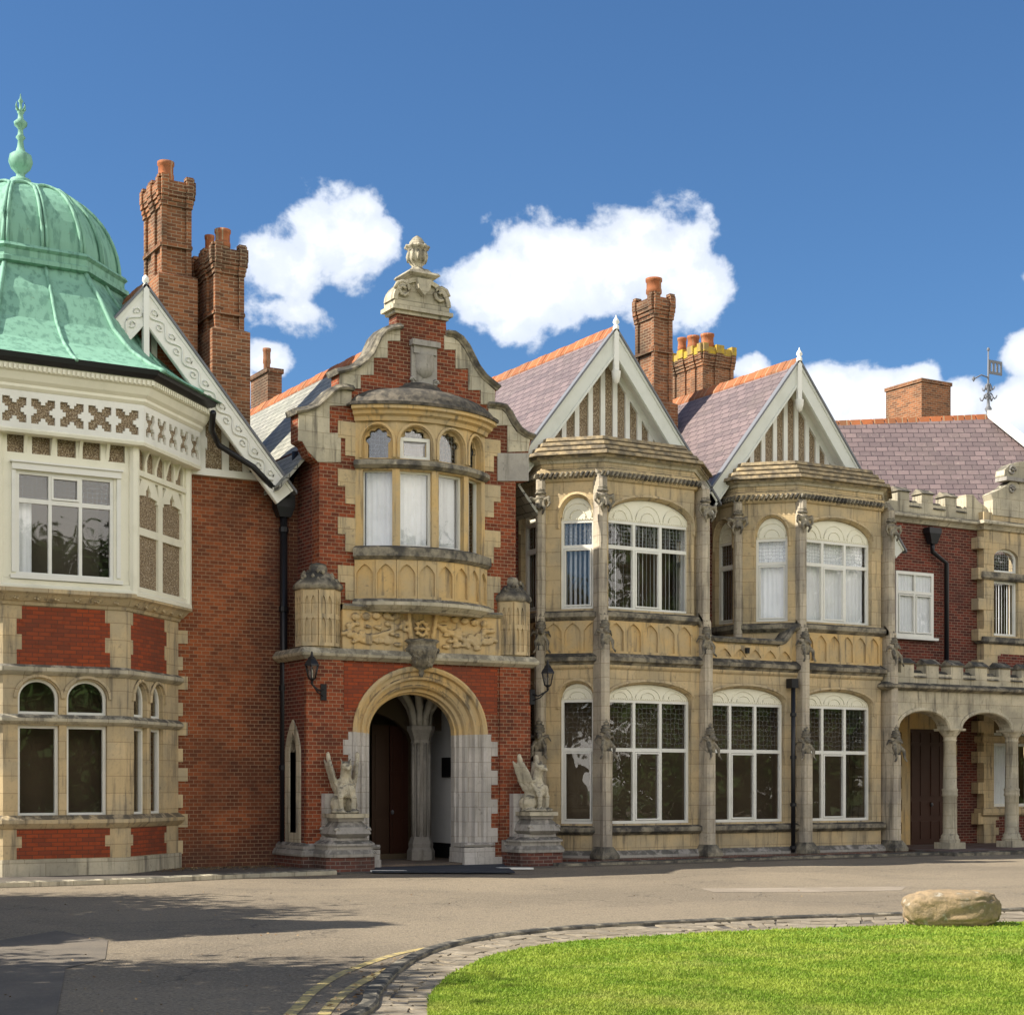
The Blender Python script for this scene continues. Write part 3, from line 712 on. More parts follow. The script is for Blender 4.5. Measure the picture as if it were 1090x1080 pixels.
fz0, fz1 = zu(464, .25), zu(421, .25)
FRP = offs(UPP, .25)
def xcross(F, c, z, w, h):
    t = .30
    q = [(-1,-1),(-.36,-1),(-.36,-.80),(-.17,-.80),(-.17,-.54),(.17,-.54),(.17,-.80),(.36,-.80),(.36,-1)]
    base = []
    for k in range(4):
        for x, y in q:
            for _ in range(k): x, y = -y, x
            if not base or base[-1] != (x, y): base.append((x, y))
    return [(c+x*w/2, z+y*h/2) for x, y in base]
for fi, (F, L) in enumerate(faces(FRP)):
    if fi == 1: cs = [F.s(x) for x in (15.4, 46, 76.7, 106.4, 135.5)]; w = .42
    else: cs = [.26+k*(L-.5)/4 for k in range(5)]; w = .34
    part('frieze', MB().poly(F, rect(0, L, fz0, fz1+.02), [xcross(F, c, (fz0+fz1)/2+.02, w, .44) for c in cs], -.08, 0), 'white')
    part('frieze_backing', MB().box(F, .01, L-.01, -.16, -.05, fz0+.04, fz1), 'pebble')
g1_ = zu(381, .6); g0_ = zu(389, .6)
pl_sweep('eaves_cornice', UPP, [(.0, fz0-.02), (.255, fz0-.02), (.27, fz0+.03), (.255, fz0+.06), (.1, fz0+.06), (.0, fz0+.06)], 'cream')
pl_sweep('eaves_cornice', UPP, [(.0, fz1), (.26, fz1), (.30, fz1+.05), (.30, fz1+.10), (.36, fz1+.16), (.42, g0_-.16), (.46, g0_-.14), (.46, g0_-.02), (.0, g0_-.02)], 'cream')
for F, L in faces(offs(UPP, .46)):
    k = .02; dn_ = MB()
    while k < L: dn_.box(F, k, k+.045, -.02, .035, g0_-.13, g0_-.05); k += .085
    part('dentil_row', dn_, 'cream')
pl_sweep('gutter', UPP, [(.0, g0_-.02), (.50, g0_-.02), (.60, g0_+.04), (.62, g1_), (.56, g1_), (.5, g1_-.02), (.0, g1_-.02)], 'black')
# ------------------------------------------------------------------ dome
DCX, DCY = CXL, 32.75
def octo(r, zz, nseg=1):
    out = []
    hw = r*math.tan(R(22.5))
    for k in range(8):
        a = R(-90+45*k); nx, ny = math.cos(a), math.sin(a); tx, ty = -ny, nx
        for q in (-1, -.0): out.append((DCX+nx*r+tx*hw*q, DCY+ny*r+ty*hw*q, zz))
    return out
zd = lambda v, r: CAMH+(HOR-v)*dep(DCX, DCY-r)/FPX
band_z0, band_z1 = zd(284, 1.8), zd(266, 1.8); eav = g1_+.0
skirt = [(3.86, eav-.02), (3.50, eav+.16), (3.0, eav+.50), (2.55, eav+.98), (2.2, eav+1.6), (1.95, band_z0-.25), (1.80, band_z0)]
topz = zd(196, .2)
def prof_pts(pf, name, mat, par=None):
    b = MB(); rows = [octo(r, z) for r, z in pf]; K = 16; vs = [p for row in rows for p in row]
    fs = [(i*K+k, i*K+(k+1) % K, (i+1)*K+(k+1) % K, (i+1)*K+k) for i in range(len(rows)-1) for k in range(K)]
    b.add(vs, fs); b.add(rows[0], [tuple(range(K))]); b.add(rows[-1], [tuple(range(K-1, -1, -1))]); return part(name, b, mat, par)
H_ = topz-band_z1
domep = [(1.74*math.cos(t)**.9 if t < 1.5 else .12, band_z1+H_*math.sin(t)) for t in [k*math.pi/2/12 for k in range(12)]]+[(.14, topz)]
dome = prof_pts(skirt, 'dome', 'copper')
prof_pts(domep, 'dome_cap', 'copper', dome)
prof_pts([(1.78, band_z0-.04), (1.92, band_z0), (1.92, band_z0+.08), (1.84, band_z0+.12), (1.84, band_z1-.08), (1.90, band_z1-.03), (1.86, band_z1+.03), (1.72, band_z1+.03)], 'dome_band', 'copper', dome)
for k in range(16):
    rb = MB(); pts = [Vector(octo(r+.02, z)[k]) for r, z in skirt]
    fine = smooth3 = []
    for i in range(len(pts)-1):
        for q in range(3): fine.append(pts[i].lerp(pts[i+1], q/3))
    fine.append(pts[-1]); rb.tube(fine, .045 if k % 2 == 0 else .035, 6); part('rib', rb, 'copper', dome)
    # arched panel beads on the cap
    rb = MB(); a = [octo(r+.03, z) for r, z in domep[:8]]
    L0 = [Vector(row[k]).lerp(Vector(row[(k+1) % 16]), .06) for row in a]; R0 = [Vector(row[k]).lerp(Vector(row[(k+1) % 16]), .94) for row in a]
    ap = []
    nx_ = [octo(r+.03, z) for r, z in domep[7:10]]
    for i in range(7):
        t_ = math.pi*(i+.5)/7; f = .5-.44*math.cos(t_); rr = math.sin(t_)
        lo = Vector(nx_[0][k]).lerp(Vector(nx_[0][(k+1) % 16]), f); hi = Vector(nx_[1][k]).lerp(Vector(nx_[1][(k+1) % 16]), f); ap.append(lo.lerp(hi, rr))
    rb.tube(L0+ap+list(reversed(R0)), .035, 6); part('panel_bead', rb, 'copper', dome)
zf = topz; zft = CAMH+(HOR-100)*dep(DCX, DCY)/FPX; hh = zft-zf
fp = [(.20,0),(.24,.04),(.20,.08),(.10,.10),(.09,.14),(.20,.20),(.25,.27),(.22,.34),(.10,.38),(.07,.43),(.055,.5),(.10,.53),(.06,.56),(.05,.62),(.13,.66),(.14,.69),(.06,.73),(.05,.78),(.075,.80),(.03,.84),(.03,.9),(.055,.92),(.02,.95),(.008,1)]
fb = MB(); fb.lathe(DCX, DCY, [(r*.95, zf+h*hh) for r, h in fp], 12)
for k in range(4):
    a = k*math.pi/2+.5; fb.tube([(DCX+math.cos(a)*.03, DCY+math.sin(a)*.03, zf+.80*hh), (DCX+math.cos(a)*.12, DCY+math.sin(a)*.12, zf+.85*hh), (DCX+math.cos(a)*.10, DCY+math.sin(a)*.10, zf+.90*hh)], [.02, .02, .005], 5)
part('finial', fb, 'copper', dome)
lead_ = MB()   # scalloped flashing where the dome meets the brick gable
# body under the dome reaching back into the house
part('stone_wall', MB().plan([(UPP[1][0]+.3, 31.25), (UPP[4][0]-.1, 31.25), (UPP[4][0]-.1, 34.5), (UPP[1][0]+.3, 34.5)], 0, g0_), 'room')

# ------------------------------------------------------------------ left gable and brick wall
YW = 31.2
FWL = Fr(0, YW, 0)
apx = X(155, 30.7); xr = X(312, 30.7); zap = Z(155, 305, 30.7); zft_ = Z(312, 522, 30.7); SL = (zap-zft_)/(xr-apx)
part('brick_wall', MB().poly(FWL, [(4.6, 0), (13.44, 0), (13.44, 8.2), (apx+3.15, zap-SL*3.2), (apx, zap-.12), (apx-3.15, zap-SL*3.2), (4.6, 8.2)], [], -.3, 0), 'brick_left', None, 'orange brick wall under the carved white gable')
for k, z in enumerate([.35+i*.62 for i in range(12)]):
    if z > z_c0: break
# quoin teeth of the bay against the brick wall
z = .35; k = 0
while z < z_c0-.1:
    qt = MB(); qt.box(FWL, LOW[4][0]-.05, LOW[4][0]+(.20 if k % 2 else .10), -.05, .035, z, z+.26); part('quoin', qt, 'stone_warm'); z += .52 if not k % 2 else .38; k += 1
def gable_boards(name, apx, zap, Y, SL, hw, wd, mat, carve=True, tipcut=True, th=.07, hwr=None):
    root = None
    for sg in (-1, 1):
        if sg > 0 and hwr: hw = hwr
        F = Fr(apx, Y, 0); l = math.hypot(1, SL); ux, uz = sg/l, -SL/l; px, pz = -sg*SL/l, -1/l
        ft = (sg*hw, zap-SL*hw); inn0 = (0, zap-wd*l); 
        P = [(0, zap), ft, (ft[0]+px*wd, ft[1]+pz*wd), inn0]
        if sg < 0: P = P[::-1]
        b = MB(); b.poly(F, P, [], -th, 0)
        for off, w2 in ((.0, .05), (wd-.06, .05)):
            p0 = (px*off, zap+pz*off) ; q = [(0, zap-off*l), (ft[0]+px*off, ft[1]+pz*off), (ft[0]+px*(off+w2), ft[1]+pz*(off+w2)), (0, zap-(off+w2)*l)]
            b.poly(F, q if sg > 0 else q[::-1], [], 0, .025)
        o = part(name, b, mat)
        if carve:
            c = MB(); L_ = hw*l; s = .35 if carve is True else 1.6; k = 0
            per = wd*1.15; N_ = int((L_-.35-s)/per*12); amp = wd*.17
            c.tube([F.p(ux*(s+q*per/12)+px*(wd*.5+amp*math.sin(q*math.pi/6)), zap+uz*(s+q*per/12)+pz*(wd*.5+amp*math.sin(q*math.pi/6)), .014 if carve is True else .002) for q in range(N_)], .02 if carve is True else .012, 5)
            q0 = 0
            while s+q0*per/2 < L_-.35:
                cs_ = s+(q0+.5)*per/2; sd = 1 if q0 % 2 else -1
                c.tube([F.p(ux*(cs_+wd*.17*(1-q*.06)*math.cos(q*.62))+px*(wd*.5+sd*wd*(.10+.15*(1-q*.06)*math.sin(q*.62))), zap+uz*(cs_+wd*.17*(1-q*.06)*math.cos(q*.62))+pz*(wd*.5+sd*wd*(.10+.15*(1-q*.06)*math.sin(q*.62))), .014 if carve is True else .002) for q in range(11)], .016 if carve is True else .012, 5); q0 += 1
            part('carved_scroll', c, mat, o)
        # dark edge of the roof above the board
        e = MB(); q = [(0, zap+.07), (ft[0]+ux*.1, ft[1]+uz*.1+.07), (ft[0]+ux*.1, ft[1]+uz*.1), (0, zap+.003)]
        e.poly(F, q if sg > 0 else q[::-1], [], -th-.03, .06); part('slate_edge', e, 'lead')
gable_boards('gable_board', apx, zap, 30.7, SL, xr-apx, .46, 'white')
FG = Fr(apx, 30.75, 0)
kp = MB(); kp.box(FG, -.055, .055, -.02, .11, zap-1.35, zap+.02); kp.lathe(*FG.p(0, 0, .05)[:2], [(.09, zap-1.45), (.05, zap-1.40), (.08, zap-1.35)], 8)
kp.lathe(*FG.p(0, 0, .05)[:2], [(.01, zap-1.95), (.05, zap-1.85), (.075, zap-1.7), (.04, zap-1.62), (.075, zap-1.55), (.09, zap-1.45)], 8)
kp.lathe(*FG.p(0, 0, .05)[:2], [(.04, zap), (.04, zap+.06), (.07, zap+.10), (.06, zap+.17), (.015, zap+.22)], 8)
part('king_post', kp, 'white')
tb = MB(); FGW = Fr(0, YW, 0)
zb = Z(240, 505, YW); tb.box(FGW, UPP[4][0]-.1, xr-.15, .0, .10, zb-.07, zb+.07)
xa = X(228, YW)
for x in (X(214, YW), X(239, YW), X(261, YW), X(283, YW)):
    tb.box(FGW, x-.07, x+.07, .0, .06, zb+.07, min(zb+1.9, zap-SL*(x-apx)-.2))
tb.box(FGW, X(160,YW), X(166,YW), .01, .07, Z(160,400,YW), Z(160,345,YW))
# inner triangle frame
for sg in (-1, 1):
    l = math.hypot(1, SL); P = [(apx, zap-1.0), (apx+sg*1.4, zap-1.0-SL*1.4), (apx+sg*1.4, zap-1.18-SL*1.4-.05), (apx, zap-1.25)]
    tb.poly(FGW, P if sg > 0 else P[::-1], [], .0, .05)
part('gable_timber', tb, 'white')
part('pebbledash_panel', MB().poly(FGW, [(UPP[4][0]-.2, zb), (xr-.2, zb), (apx+1.7, zap-SL*1.7-.1), (UPP[4][0]-.2, zap-SL*1.7-.1)], [], -.02, .015), 'pebble')
def roof_gable(name, apx, zr, hw, SL, y0, y1, mat, th=.09, ridge=True):
    b = MB()
    for sg in (-1, 1):
        P = [(apx, zr), (apx+sg*hw, zr-SL*hw), (apx+sg*hw, zr-SL*hw-th), (apx, zr-th)]
        vs = [(x, y, z) for y in (y0, y1) for x, z in P]; b.add(vs, [(0,1,2,3), (7,6,5,4)]+[(i, (i+1) % 4, (i+1) % 4+4, i+4) for i in range(4)])
    o = part(name, b, mat)
    if ridge:
        r = MB(); w = .15; P = [(apx-w, zr-w*SL+.035), (apx, zr+.07), (apx+w, zr-w*SL+.035), (apx+w, zr-w*SL-.02), (apx-w, zr-w*SL-.02)]
        y = y0
        while y < y1-.05:
            ye = min(y+.42, y1); vs = [(x, yy, z+(.012 if int((y-y0)/.42) % 2 else 0)) for yy in (y, ye-.012) for x, z in P]
            r.add(vs, [(0,1,2,3,4), (9,8,7,6,5)]+[(i, (i+1) % 5, (i+1) % 5+5, i+5) for i in range(5)]); y += .42
        part('ridge_tiles', r, 'ridge', o)
    return o
roof_gable('roof', apx, zap+.04, xr-apx-.12, SL, 30.72, 40, 'slate_grey')

# ------------------------------------------------------------------ entrance porch
YP, YU = 29.9, 30.1
FP = Fr(0, YP, 0); FPU = Fr(0, YU, 0)
xl, xr_ = X(326, YP), X(562.5, YP)
zs0, zs1 = FP.z(445, 706), FP.z(445, 694)
xc = (X(375.5, YP)+X(518, YP))/2; ra = (X(518, YP)-X(375.5, YP))/2; zsp = FP.z(446, 780); rise = FP.z(446, 709)-zsp
def arc_path(r, z0, n=28):
    return [(xc-r, z0)]+[(xc-r*math.cos(math.pi*k/n), zsp+(rise-(ra-r))*math.sin(math.pi*k/n)) for k in range(n+1)]+[(xc+r, z0)]
part('brick_wall', MB().poly(FP, [(xl, 0), (xr_, 0), (xr_, zs0), (xl, zs0)], [arc_path(ra-.01, -.0)[::-1][::-1]] if False else [], 0, 0) if False else
     MB().poly(FP, [(xl, 0), (xl, zs0), (xr_, zs0), (xr_, 0), (xc+ra-.01, 0)]+arc_path(ra-.01, .0)[1:-1][::-1]+[(xc-ra+.01, 0)], [], -.45, 0), 'brick_porch')
prf = [(-.01, -.55), (-.01, .03), (.04, .055), (.09, .03), (.11, -.05), (.19, -.06), (.21, -.02), (.26, -.04), (.28, -.15), (.36, -.17), (.385, -.14), (.42, -.18), (.44, -.27), (.50, -.29), (.52, -.38), (.55, -.40), (.55, -.55)]
part('archivolt', MB().sweep(arc_path(ra, zsp+.0)[1:-1], prf, FP), 'stone_gold', None, 'golden moulded stone arch over the entrance')
for sd in (0, 1):
    jb = MB()
    p = [(xc-ra, .18), (xc-ra, zsp)] if sd == 0 else [(xc+ra, zsp), (xc+ra, .18)]
    jb.sweep(p, prf, FP)
    e = xc-ra if sd == 0 else xc+ra; sg = -1 if sd == 0 else 1; z = .2; k = 0
    while z < zsp-.05:
        w = .26 if k % 2 else .10; ze = min(z+.30, zsp+.0); a, c = sorted((e, e+sg*w)); jb.box(FP, a, c, -.1, .012, z, ze); z += .30; k += 1
    a, c = sorted((e+sg*.32, e-sg*.58)); jb.box(FP, a, c, -.58, .10, 0, .20); a, c = sorted((e+sg*.16, e-sg*.57)); jb.box(FP, a, c, -.57, .075, .20, .40); 
    jb.sweep([(a+0, .45), (c, .45)] if False else [(a, .46), (c, .46)], [(-.04, -.5), (-.04, .06), (0, .09), (.04, .06), (.04, -.5)], FP)
    part('door_jamb', jb, 'stone_blue', None, 'pale blue grey stone jamb of the entrance arch')
# corner pilasters, plinth, sides
for a, c in ((xl-.02, X(364, YP)), (X(531, YP), xr_+.02)): part('brick_pilaster', MB().box(FP, a, c, -.05, .05, .55, zs0-.003), 'brick_porch')
rub = MB(); rub.poly(FP, [(X(366, YP), zsp+.4), (X(366, YP), zs0-.03), (X(529, YP), zs0-.03), (X(529, YP), zsp+.4)]+[(x, z) for x, z in arc_path(ra+.02, zsp)[1:-1][::-1] if z > zsp+.4], [], -.01, .008)
part('brick_spandrel', rub, 'brick_rubbed')
FSL = Fr(xl-.006, 33, -90)     # left flank, facing left; s runs from the back (0) to the front (3.1)
L_ = 33-YP
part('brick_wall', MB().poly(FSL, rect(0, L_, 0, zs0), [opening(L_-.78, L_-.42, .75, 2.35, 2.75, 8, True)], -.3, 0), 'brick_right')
part('window_surround', MB().poly(FSL, opening(L_-.98, L_-.24, .55, 2.4, 3.0, 8, True), [opening(L_-.78, L_-.42, .75, 2.35, 2.75, 8, True)], -.25, .03), 'stone_pale')
fr = part('window', MB().poly(FSL, opening(L_-.80, L_-.40, .73, 2.35, 2.77, 8, True), [opening(L_-.74, L_-.46, .80, 2.35, 2.68, 8, True)], -.16, -.1), 'black')
part('pane', MB().poly(FSL, opening(L_-.76, L_-.44, .77, 2.35, 2.72, 8, True), [], -.14, -.13), 'glass', fr)
part('brick_wall', MB().box(Fr(xr_-.3, YP+.45, 90), 0, 2.6, -.01, .3-.0, 0, zs0), 'brick_right')
def plinth(path):
    part('brick_plinth', MB().sweep(path, [(-.1, 0), (.14, 0), (.14, .30), (-.1, .30)]), 'brick_plinth')
    part('stone_plinth', MB().sweep(path, [(-.1, .30), (.17, .30), (.18, .34), (.14, .42), (.10, .44), (.10, .50), (.04, .56), (-.1, .56)]), 'stone_grey')
plinth([(xl, 32.8), (xl, YP), (xc-ra-.36, YP)]); plinth([(xc+ra+.36, YP), (xr_, YP), (xr_, 31.5)])
# vestibule
V0, V1 = 13.7, 17.35; YB = 33.3
vst = MB(); part('vestibule_floor', vst.plan([(V0, YP-.0), (V1, YP-.0), (V1, YB), (V0, YB)], 0.0, .09), patch('vestibule_tiles', (.16,.12,.09), (.11,.09,.07)))
part('plaster_wall', MB().box(Fr(V1, YB, -90), 0, YB-YP-.56, -.02+.02, .02, .09, 4.1), 'plaster')
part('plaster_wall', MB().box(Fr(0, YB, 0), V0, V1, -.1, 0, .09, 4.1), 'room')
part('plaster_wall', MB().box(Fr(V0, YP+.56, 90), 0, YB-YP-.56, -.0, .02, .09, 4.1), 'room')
part('plaster_ceiling', MB().plan([(V0, YP+.5), (V1, YP+.5), (V1, YB), (V0, YB)], 4.0, 4.08), 'plaster')
part('skirting', MB().box(Fr(V1, YB, -90), .2, YB-YP-.7, .02, .05, .09, .42), 'black')
cxx, cyy = X(448, 31.5), 31.5
co = MB(); co.lathe(cxx, cyy, [(.30,.09),(.30,.28),(.26,.36),(.27,.44),(.24,.52),(.21,.60),(.195,.7),(.195,2.55),(.22,2.6),(.21,2.66),(.26,2.80),(.30,2.88),(.30,2.96)], 8, False, R(22.5))
for k in range(8):
    a = R(45*k); co.tube([(cxx+.18*math.cos(a), cyy+.18*math.sin(a), .6), (cxx+.18*math.cos(a), cyy+.18*math.sin(a), 2.6)], .045, 6)
part('column', co, stone_mat('stone_column', (.27,.25,.22), (.20,.185,.165), ashlar=False))
rb = MB()
for k in range(8):
    a = R(45*k+10); pts = []
    for q in range(9):
        t = q/8*math.pi/2; r_ = .16+1.15*(1-math.cos(t)); pts.append((cxx+math.cos(a)*r_, cyy+math.sin(a)*r_, 2.95+1.02*math.sin(t)))
    rb.tube(pts, .085, 6)
part('vault_rib', rb, 'stone_grey')
ap_ = MB(); xA, xB = X(402, 32.2), X(437, 32.2)
ap_.poly(Fr(0, 32.2, 0), [(V0, .09), (V0, 4), (V1-.05, 4), (V1-.05, 2.9), (xB+.3, 2.9), (xB+.3, .09)], [opening(V0+.25, xB, .2, 2.6, 3.3, 12)], -.12, 0)
part('inner_arch', ap_, 'room')
dr = MB(); FD = Fr(0, 32.6, 0); x0, x1 = X(415, 32.6), X(438, 32.6)
dr.box(FD, x0, x1, -.05, 0, .10, 3.0)
for z0_, z1_ in ((.25, .95), (1.15, 1.9), (2.0, 2.8)):
    for a, c in ((x0+.06, (x0+x1)/2-.03), ((x0+x1)/2+.03, x1-.06)): dr.box(FD, a, c, -.01, .02, z0_, z1_)
o = part('door', dr, 'door', None, 'brown panelled inner door standing open in the porch')
kb = MB(); kb.lathe(x0+.05, 32.57, [(.01, 1.05), (.035, 1.08), (.035, 1.12), (.01, 1.15)], 8); part('handle', kb, 'lead', o)
dr = MB(); x0, x1 = X(396, 32.5), X(414, 32.5); FD2 = Fr(0, 32.5, 0); dr.box(FD2, x0, x1, -.05, 0, .10, 3.0)
for z0_, z1_ in ((.25, .95), (1.15, 2.8)): dr.box(FD2, x0+.07, x1-.07, -.01, .02, z0_, z1_)
part('door', dr, 'door_dark')
# string course, carved frieze, turrets
pth = [(xl, 32.9), (xl, YP), (xr_, YP), (xr_, 31.5)]
pl_sweep('string_course', pth, [(-.2, zs0), (.06, zs0), (.16, zs0+.07), (.18, zs0+.12), (.10, zs1), (-.2, zs1)], 'stone_pale')
zf0, zf1 = zs1, FPU.z(445, 648)
pn = MB(); pn.box(FP, X(364, YP), X(532, YP), -.25, .03, zf0-.02, zf1+.0); part('carved_frieze', pn, 'stone_gold')
rc = random.Random(11)
xm = X(447, YP); its = []
for sg in (-1, 1):
    for k in range(11):
        t = k/10; x = sg*(.38+1.25*t); z = .60-.10*t-.22*math.sin(t*2.6); its.append(('c', (x, -.03, z), (x+sg*.12, -.03, z-.05), .055, .05))
        for q in range(3): its.append(('e', (x+rc.uniform(-.06, .06), -.03, z+rc.uniform(-.20, .24)), (rc.uniform(.05, .10), .045, rc.uniform(.03, .06)), rc.uniform(-80, 80)))
    for k in range(5):
        x = sg*(.55+.23*k); its.append(('e', (x, -.03, .78-.02*k), (.095, .06, .085))); its.append(('e', (x+.02, -.03, .16+.03*k), (.10, .05, .05), sg*40))
    its.append(('c', (sg*.24, -.04, .25), (sg*.32, -.10, .85), .045, .05))
for k in range(8):
    a = k*.785; its.append(('e', (.13*math.cos(a), -.05, .52+.15*math.sin(a)), (.06, .05, .05)))
its.append(('e', (0, -.05, .52), (.06, .07, .06)))
fm_ = blob_mesh('carved_scroll', its, .02, M['stone_gold'], 1)
zsc = (zf1-zf0)/.95; zoff = zf0-.02
for v_ in fm_.vertices: v_.co = (v_.co.x+xm, v_.co.y+YP-.03, v_.co.z*zsc+zoff)
link('carved_scroll', fm_, house)
cb = MB(); cb.lathe(xm, YP-.06, [(.03, zs0-.28), (.06, zs0-.20), (.05, zs0-.14), (.16, zs0-.08), (.27, zs0+.03), (.34, zs1-.0), (.36, zs1+.06), (.30, zs1+.10), (.30, zs1+.16), (.38, zs1+.22), (.33, zs1+.25)], 14)
for k in range(26):
    a = R(rc.uniform(180, 360)); z = rc.uniform(zs0-.05, zs1+.06); r_ = .2+.16*(z-zs0+.05)/(zs1+.06-zs0+.05); cb.lathe(xm+r_*math.cos(a), YP-.06+r_*math.sin(a), [(.01, z-.05), (.045, z), (.01, z+.05)], 6)
part('corbel', cb, 'stone_dark')
def turret(cx_, cy_, z0, z1, zt, r):
    t = MB(); t.lathe(cx_, cy_, [(r*.95, z0), (r, z0+.05), (r, z1-.06), (r*1.08, z1)], 8, False, R(22.5))
    o = part('turret', t, 'stone_warm', None)
    d = MB()
    for k in range(4, 8):
        a = R(45*k+22.5-22.5); nx, ny = math.cos(a), math.sin(a); ri = r*math.cos(R(22.5)); w = 2*r*math.sin(R(22.5))
        F = Fr(cx_+nx*ri+ny*w/2, cy_+ny*ri-nx*w/2, math.degrees(math.atan2(nx, -ny)))
        hz = z1-z0; md = (z0+z1)/2+.06
        hs = []
        for a0, a1 in ((.05, w/2-.02), (w/2+.02, w-.05)):
            hs.append(opening(a0, a1, md+.03, md+.03+(z1-md)*.45, z1-.13, 6, True)); hs.append(opening(a0, a1, z0+.1, md-.15, md-.04, 6, True))
        d.poly(F, rect(0, w, z0+.03, z1-.02), hs, -.01, .035)
    part('tracery_panel', d, 'stone_warm', o)
    c = MB(); c.lathe(cx_, cy_, [(r*1.12, z1), (r*1.22, z1+.05), (r*1.15, z1+.12), (r*.95, z1+.20), (r*.62, z1+.34), (r*.42, zt-.22), (r*.44, zt-.1), (r*.36, zt-.03), (r*.1, zt)], 12)
    for k in range(30):
        a = rc.uniform(0, 6.28); z = rc.uniform(z1+.08, zt-.15); rr = r*(1.15-.75*(z-z1)/(zt-z1)); c.lathe(cx_+rr*math.cos(a), cy_+rr*math.sin(a), [(.01, z-.05), (.05, z), (.01, z+.06)], 5)
    part('turret_cap', c, 'stone_dark', o)
zt0 = zs1-.0
turret(X(341, YP+.15), YP+.27, zt0, FP.z(341, 627), FP.z(341, 597), .42)
turret(X(547, YP+.15), YP+.27, zt0, FP.z(547, 640), FP.z(547, 612), .37)
# upper porch wall with curved gable
U = lambda u, v: FPU.uv(u, v)
C4 = lambda x, y: U(290+x/3.724, 230+y/3.724)
outer = [C4(*p) for p in [(505,435),(450,445),(415,478),(398,520),(372,555),(330,590),(262,612),(262,672),(240,676),(205,712),(160,748),(100,775),(100,890),(125,905),(145,950),(190,978)]]
outR = [C4(*p) for p in [(690,468),(720,474),(752,500),(785,545),(800,590),(830,640),(885,688),(882,748),(905,752),(932,775),(950,812),(985,852),(1028,880),(1015,930),(1015,1050),(965,1055)]]
xlU, xrU = X(340, YU), X(549, YU)
gbl = [(xlU, zs1-.02), (xlU, outer[-1][1]-.0)]+outer[::-1][1:]+[C4(492,440), C4(492,385), C4(686,392), C4(690,466)]+outR[1:-1]+[(xrU, outR[-1][1]), (xrU, zs1-.02)]
bwX = (X(447, YU)); # bow centre
bx0, bx1 = X(374, YU), X(519, YU)
bcx = (bx0+bx1)/2
zo_sill0, zo_sill1 = FPU.z(445, 601), FPU.z(445, 588); zo_tr0, zo_tr1 = FPU.z(445, 505), FPU.z(445, 498)
zo_top0, zo_top1 = FPU.z(445, 457), FPU.z(445, 442); zo_bot = FPU.z(445, 648)
part('brick_gable', MB().poly(FPU, gbl, [rect(bx0+.1, bx1-.1, zo_bot+.1, zo_top1-.1)], -.35, 0), 'brick_porch', None, 'curved Dutch gable of red brick with stone coping')
def coping(pts, w=.17):
    return part('coping', MB().sweep(pts, [(-.07, -.40), (-.07, .11), (-.03, .14), (.0, .11), (.02, .06), (.05, .04), (.05, -.40)], FPU), 'stone_dark')
coping([C4(*p) for p in [(508,436),(470,440),(440,452),(415,480),(400,515),(388,542),(365,568),(335,590),(300,604),(248,615)]])
coping([C4(*p) for p in [(318,682),(290,676),(255,678),(232,692),(205,720),(170,750),(130,764),(84,772)]])
coping([C4(*p) for p in [(686,468),(715,472),(742,490),(765,520),(785,560),(805,600),(835,640),(865,665),(892,686)]])
coping([C4(*p) for p in [(852,752),(885,754),(915,760),(935,785),(950,815),(975,850),(1000,868),(1032,880)]])
def stp(pts, n=.02, mat='stone_pale', nm='stone_dressing', n0=-.02): return part(nm, MB().poly(FPU, [C4(*p) for p in pts], [], n0, n), mat)
stp([(505,440),(450,450),(418,482),(402,520),(375,558),(335,596),(265,620),(265,670),(315,684),(348,684),(348,630),(400,630),(400,562),(455,562),(455,495),(505,495)][::-1])
stp([(312,690),(285,684),(258,686),(215,722),(175,758),(102,780),(100,890),(118,893),(138,930),(180,975),(270,975),(270,860),(225,860),(225,752),(312,752)][::-1])
stp([(680,474),(712,480),(738,500),(760,530),(782,570),(802,610),(835,650),(880,692),(880,746),(825,746),(825,690),(775,690),(775,605),(725,605),(725,530),(680,530)])
stp([(855,758),(900,762),(925,785),(942,820),(965,855),(1020,884),(1012,932),(930,935),(930,830),(855,830)])
stp([(890,940),(1013,940),(1013,1050),(890,1050)], .03, 'stone_grey')
# oriel surround quoins
for sg, e in ((-1, bx0), (1, bx1)):
    z = zo_bot+.1; k = 0
    while z < zo_top0-.1:
        w = .30 if k % 2 else .14; a, c = sorted((e+sg*w, e-sg*.25)); h = .34; part('quoin', MB().box(FPU, a, c, -.05, .022+.002*(k % 2), z, min(z+h, zo_top0)), 'stone_warm'); z += .62 if k % 2 else .34; k += 1

# gable crown
cr = MB(); a, c = X(420, YU), X(475.5, YU); zc0, zc1 = FPU.z(445, 336), FPU.z(445, 322)
cr.box(FPU, a-.02, c+.02, -.40, .05, zc0-.02, zc0+.05); cr.box(FPU, a-.09, c+.09, -.46, .12, zc0+.05, zc0+.13); cr.box(FPU, a-.03, c+.03, -.42, .06, zc0+.13, zc1-.02)
zh0, zh1 = zc1, FPU.z(445, 301); mx_ = (a+c)/2
cr.poly(FPU, arch(a, c, zh0+.02, zh1+.02, 16)+[(c, zh0), (a, zh0)], [], -.36, .02)
cr.sweep(arch(a-.03, c+.03, zh0-.02, zh1+.06, 16), [(-.03, -.38), (-.03, .08), (.06, .08), (.06, -.38)], FPU)
for sg in (-1, 1):
    cxv = mx_+sg*(c-a)*.36; zv = zh0+.20
    cr.tube([FPU.p(cxv+sg*.19*(1-q/16)*math.cos(q*.75), zv+.19*(1-q/16)*math.sin(q*.75), .06) for q in range(13)], .04, 6)
cr.poly(FPU, [(mx_-.13, zh0+.25), (mx_-.16, zh1+.05), (mx_+.16, zh1+.05), (mx_+.13, zh0+.25), (mx_, zh0+.12)], [], 0, .17)
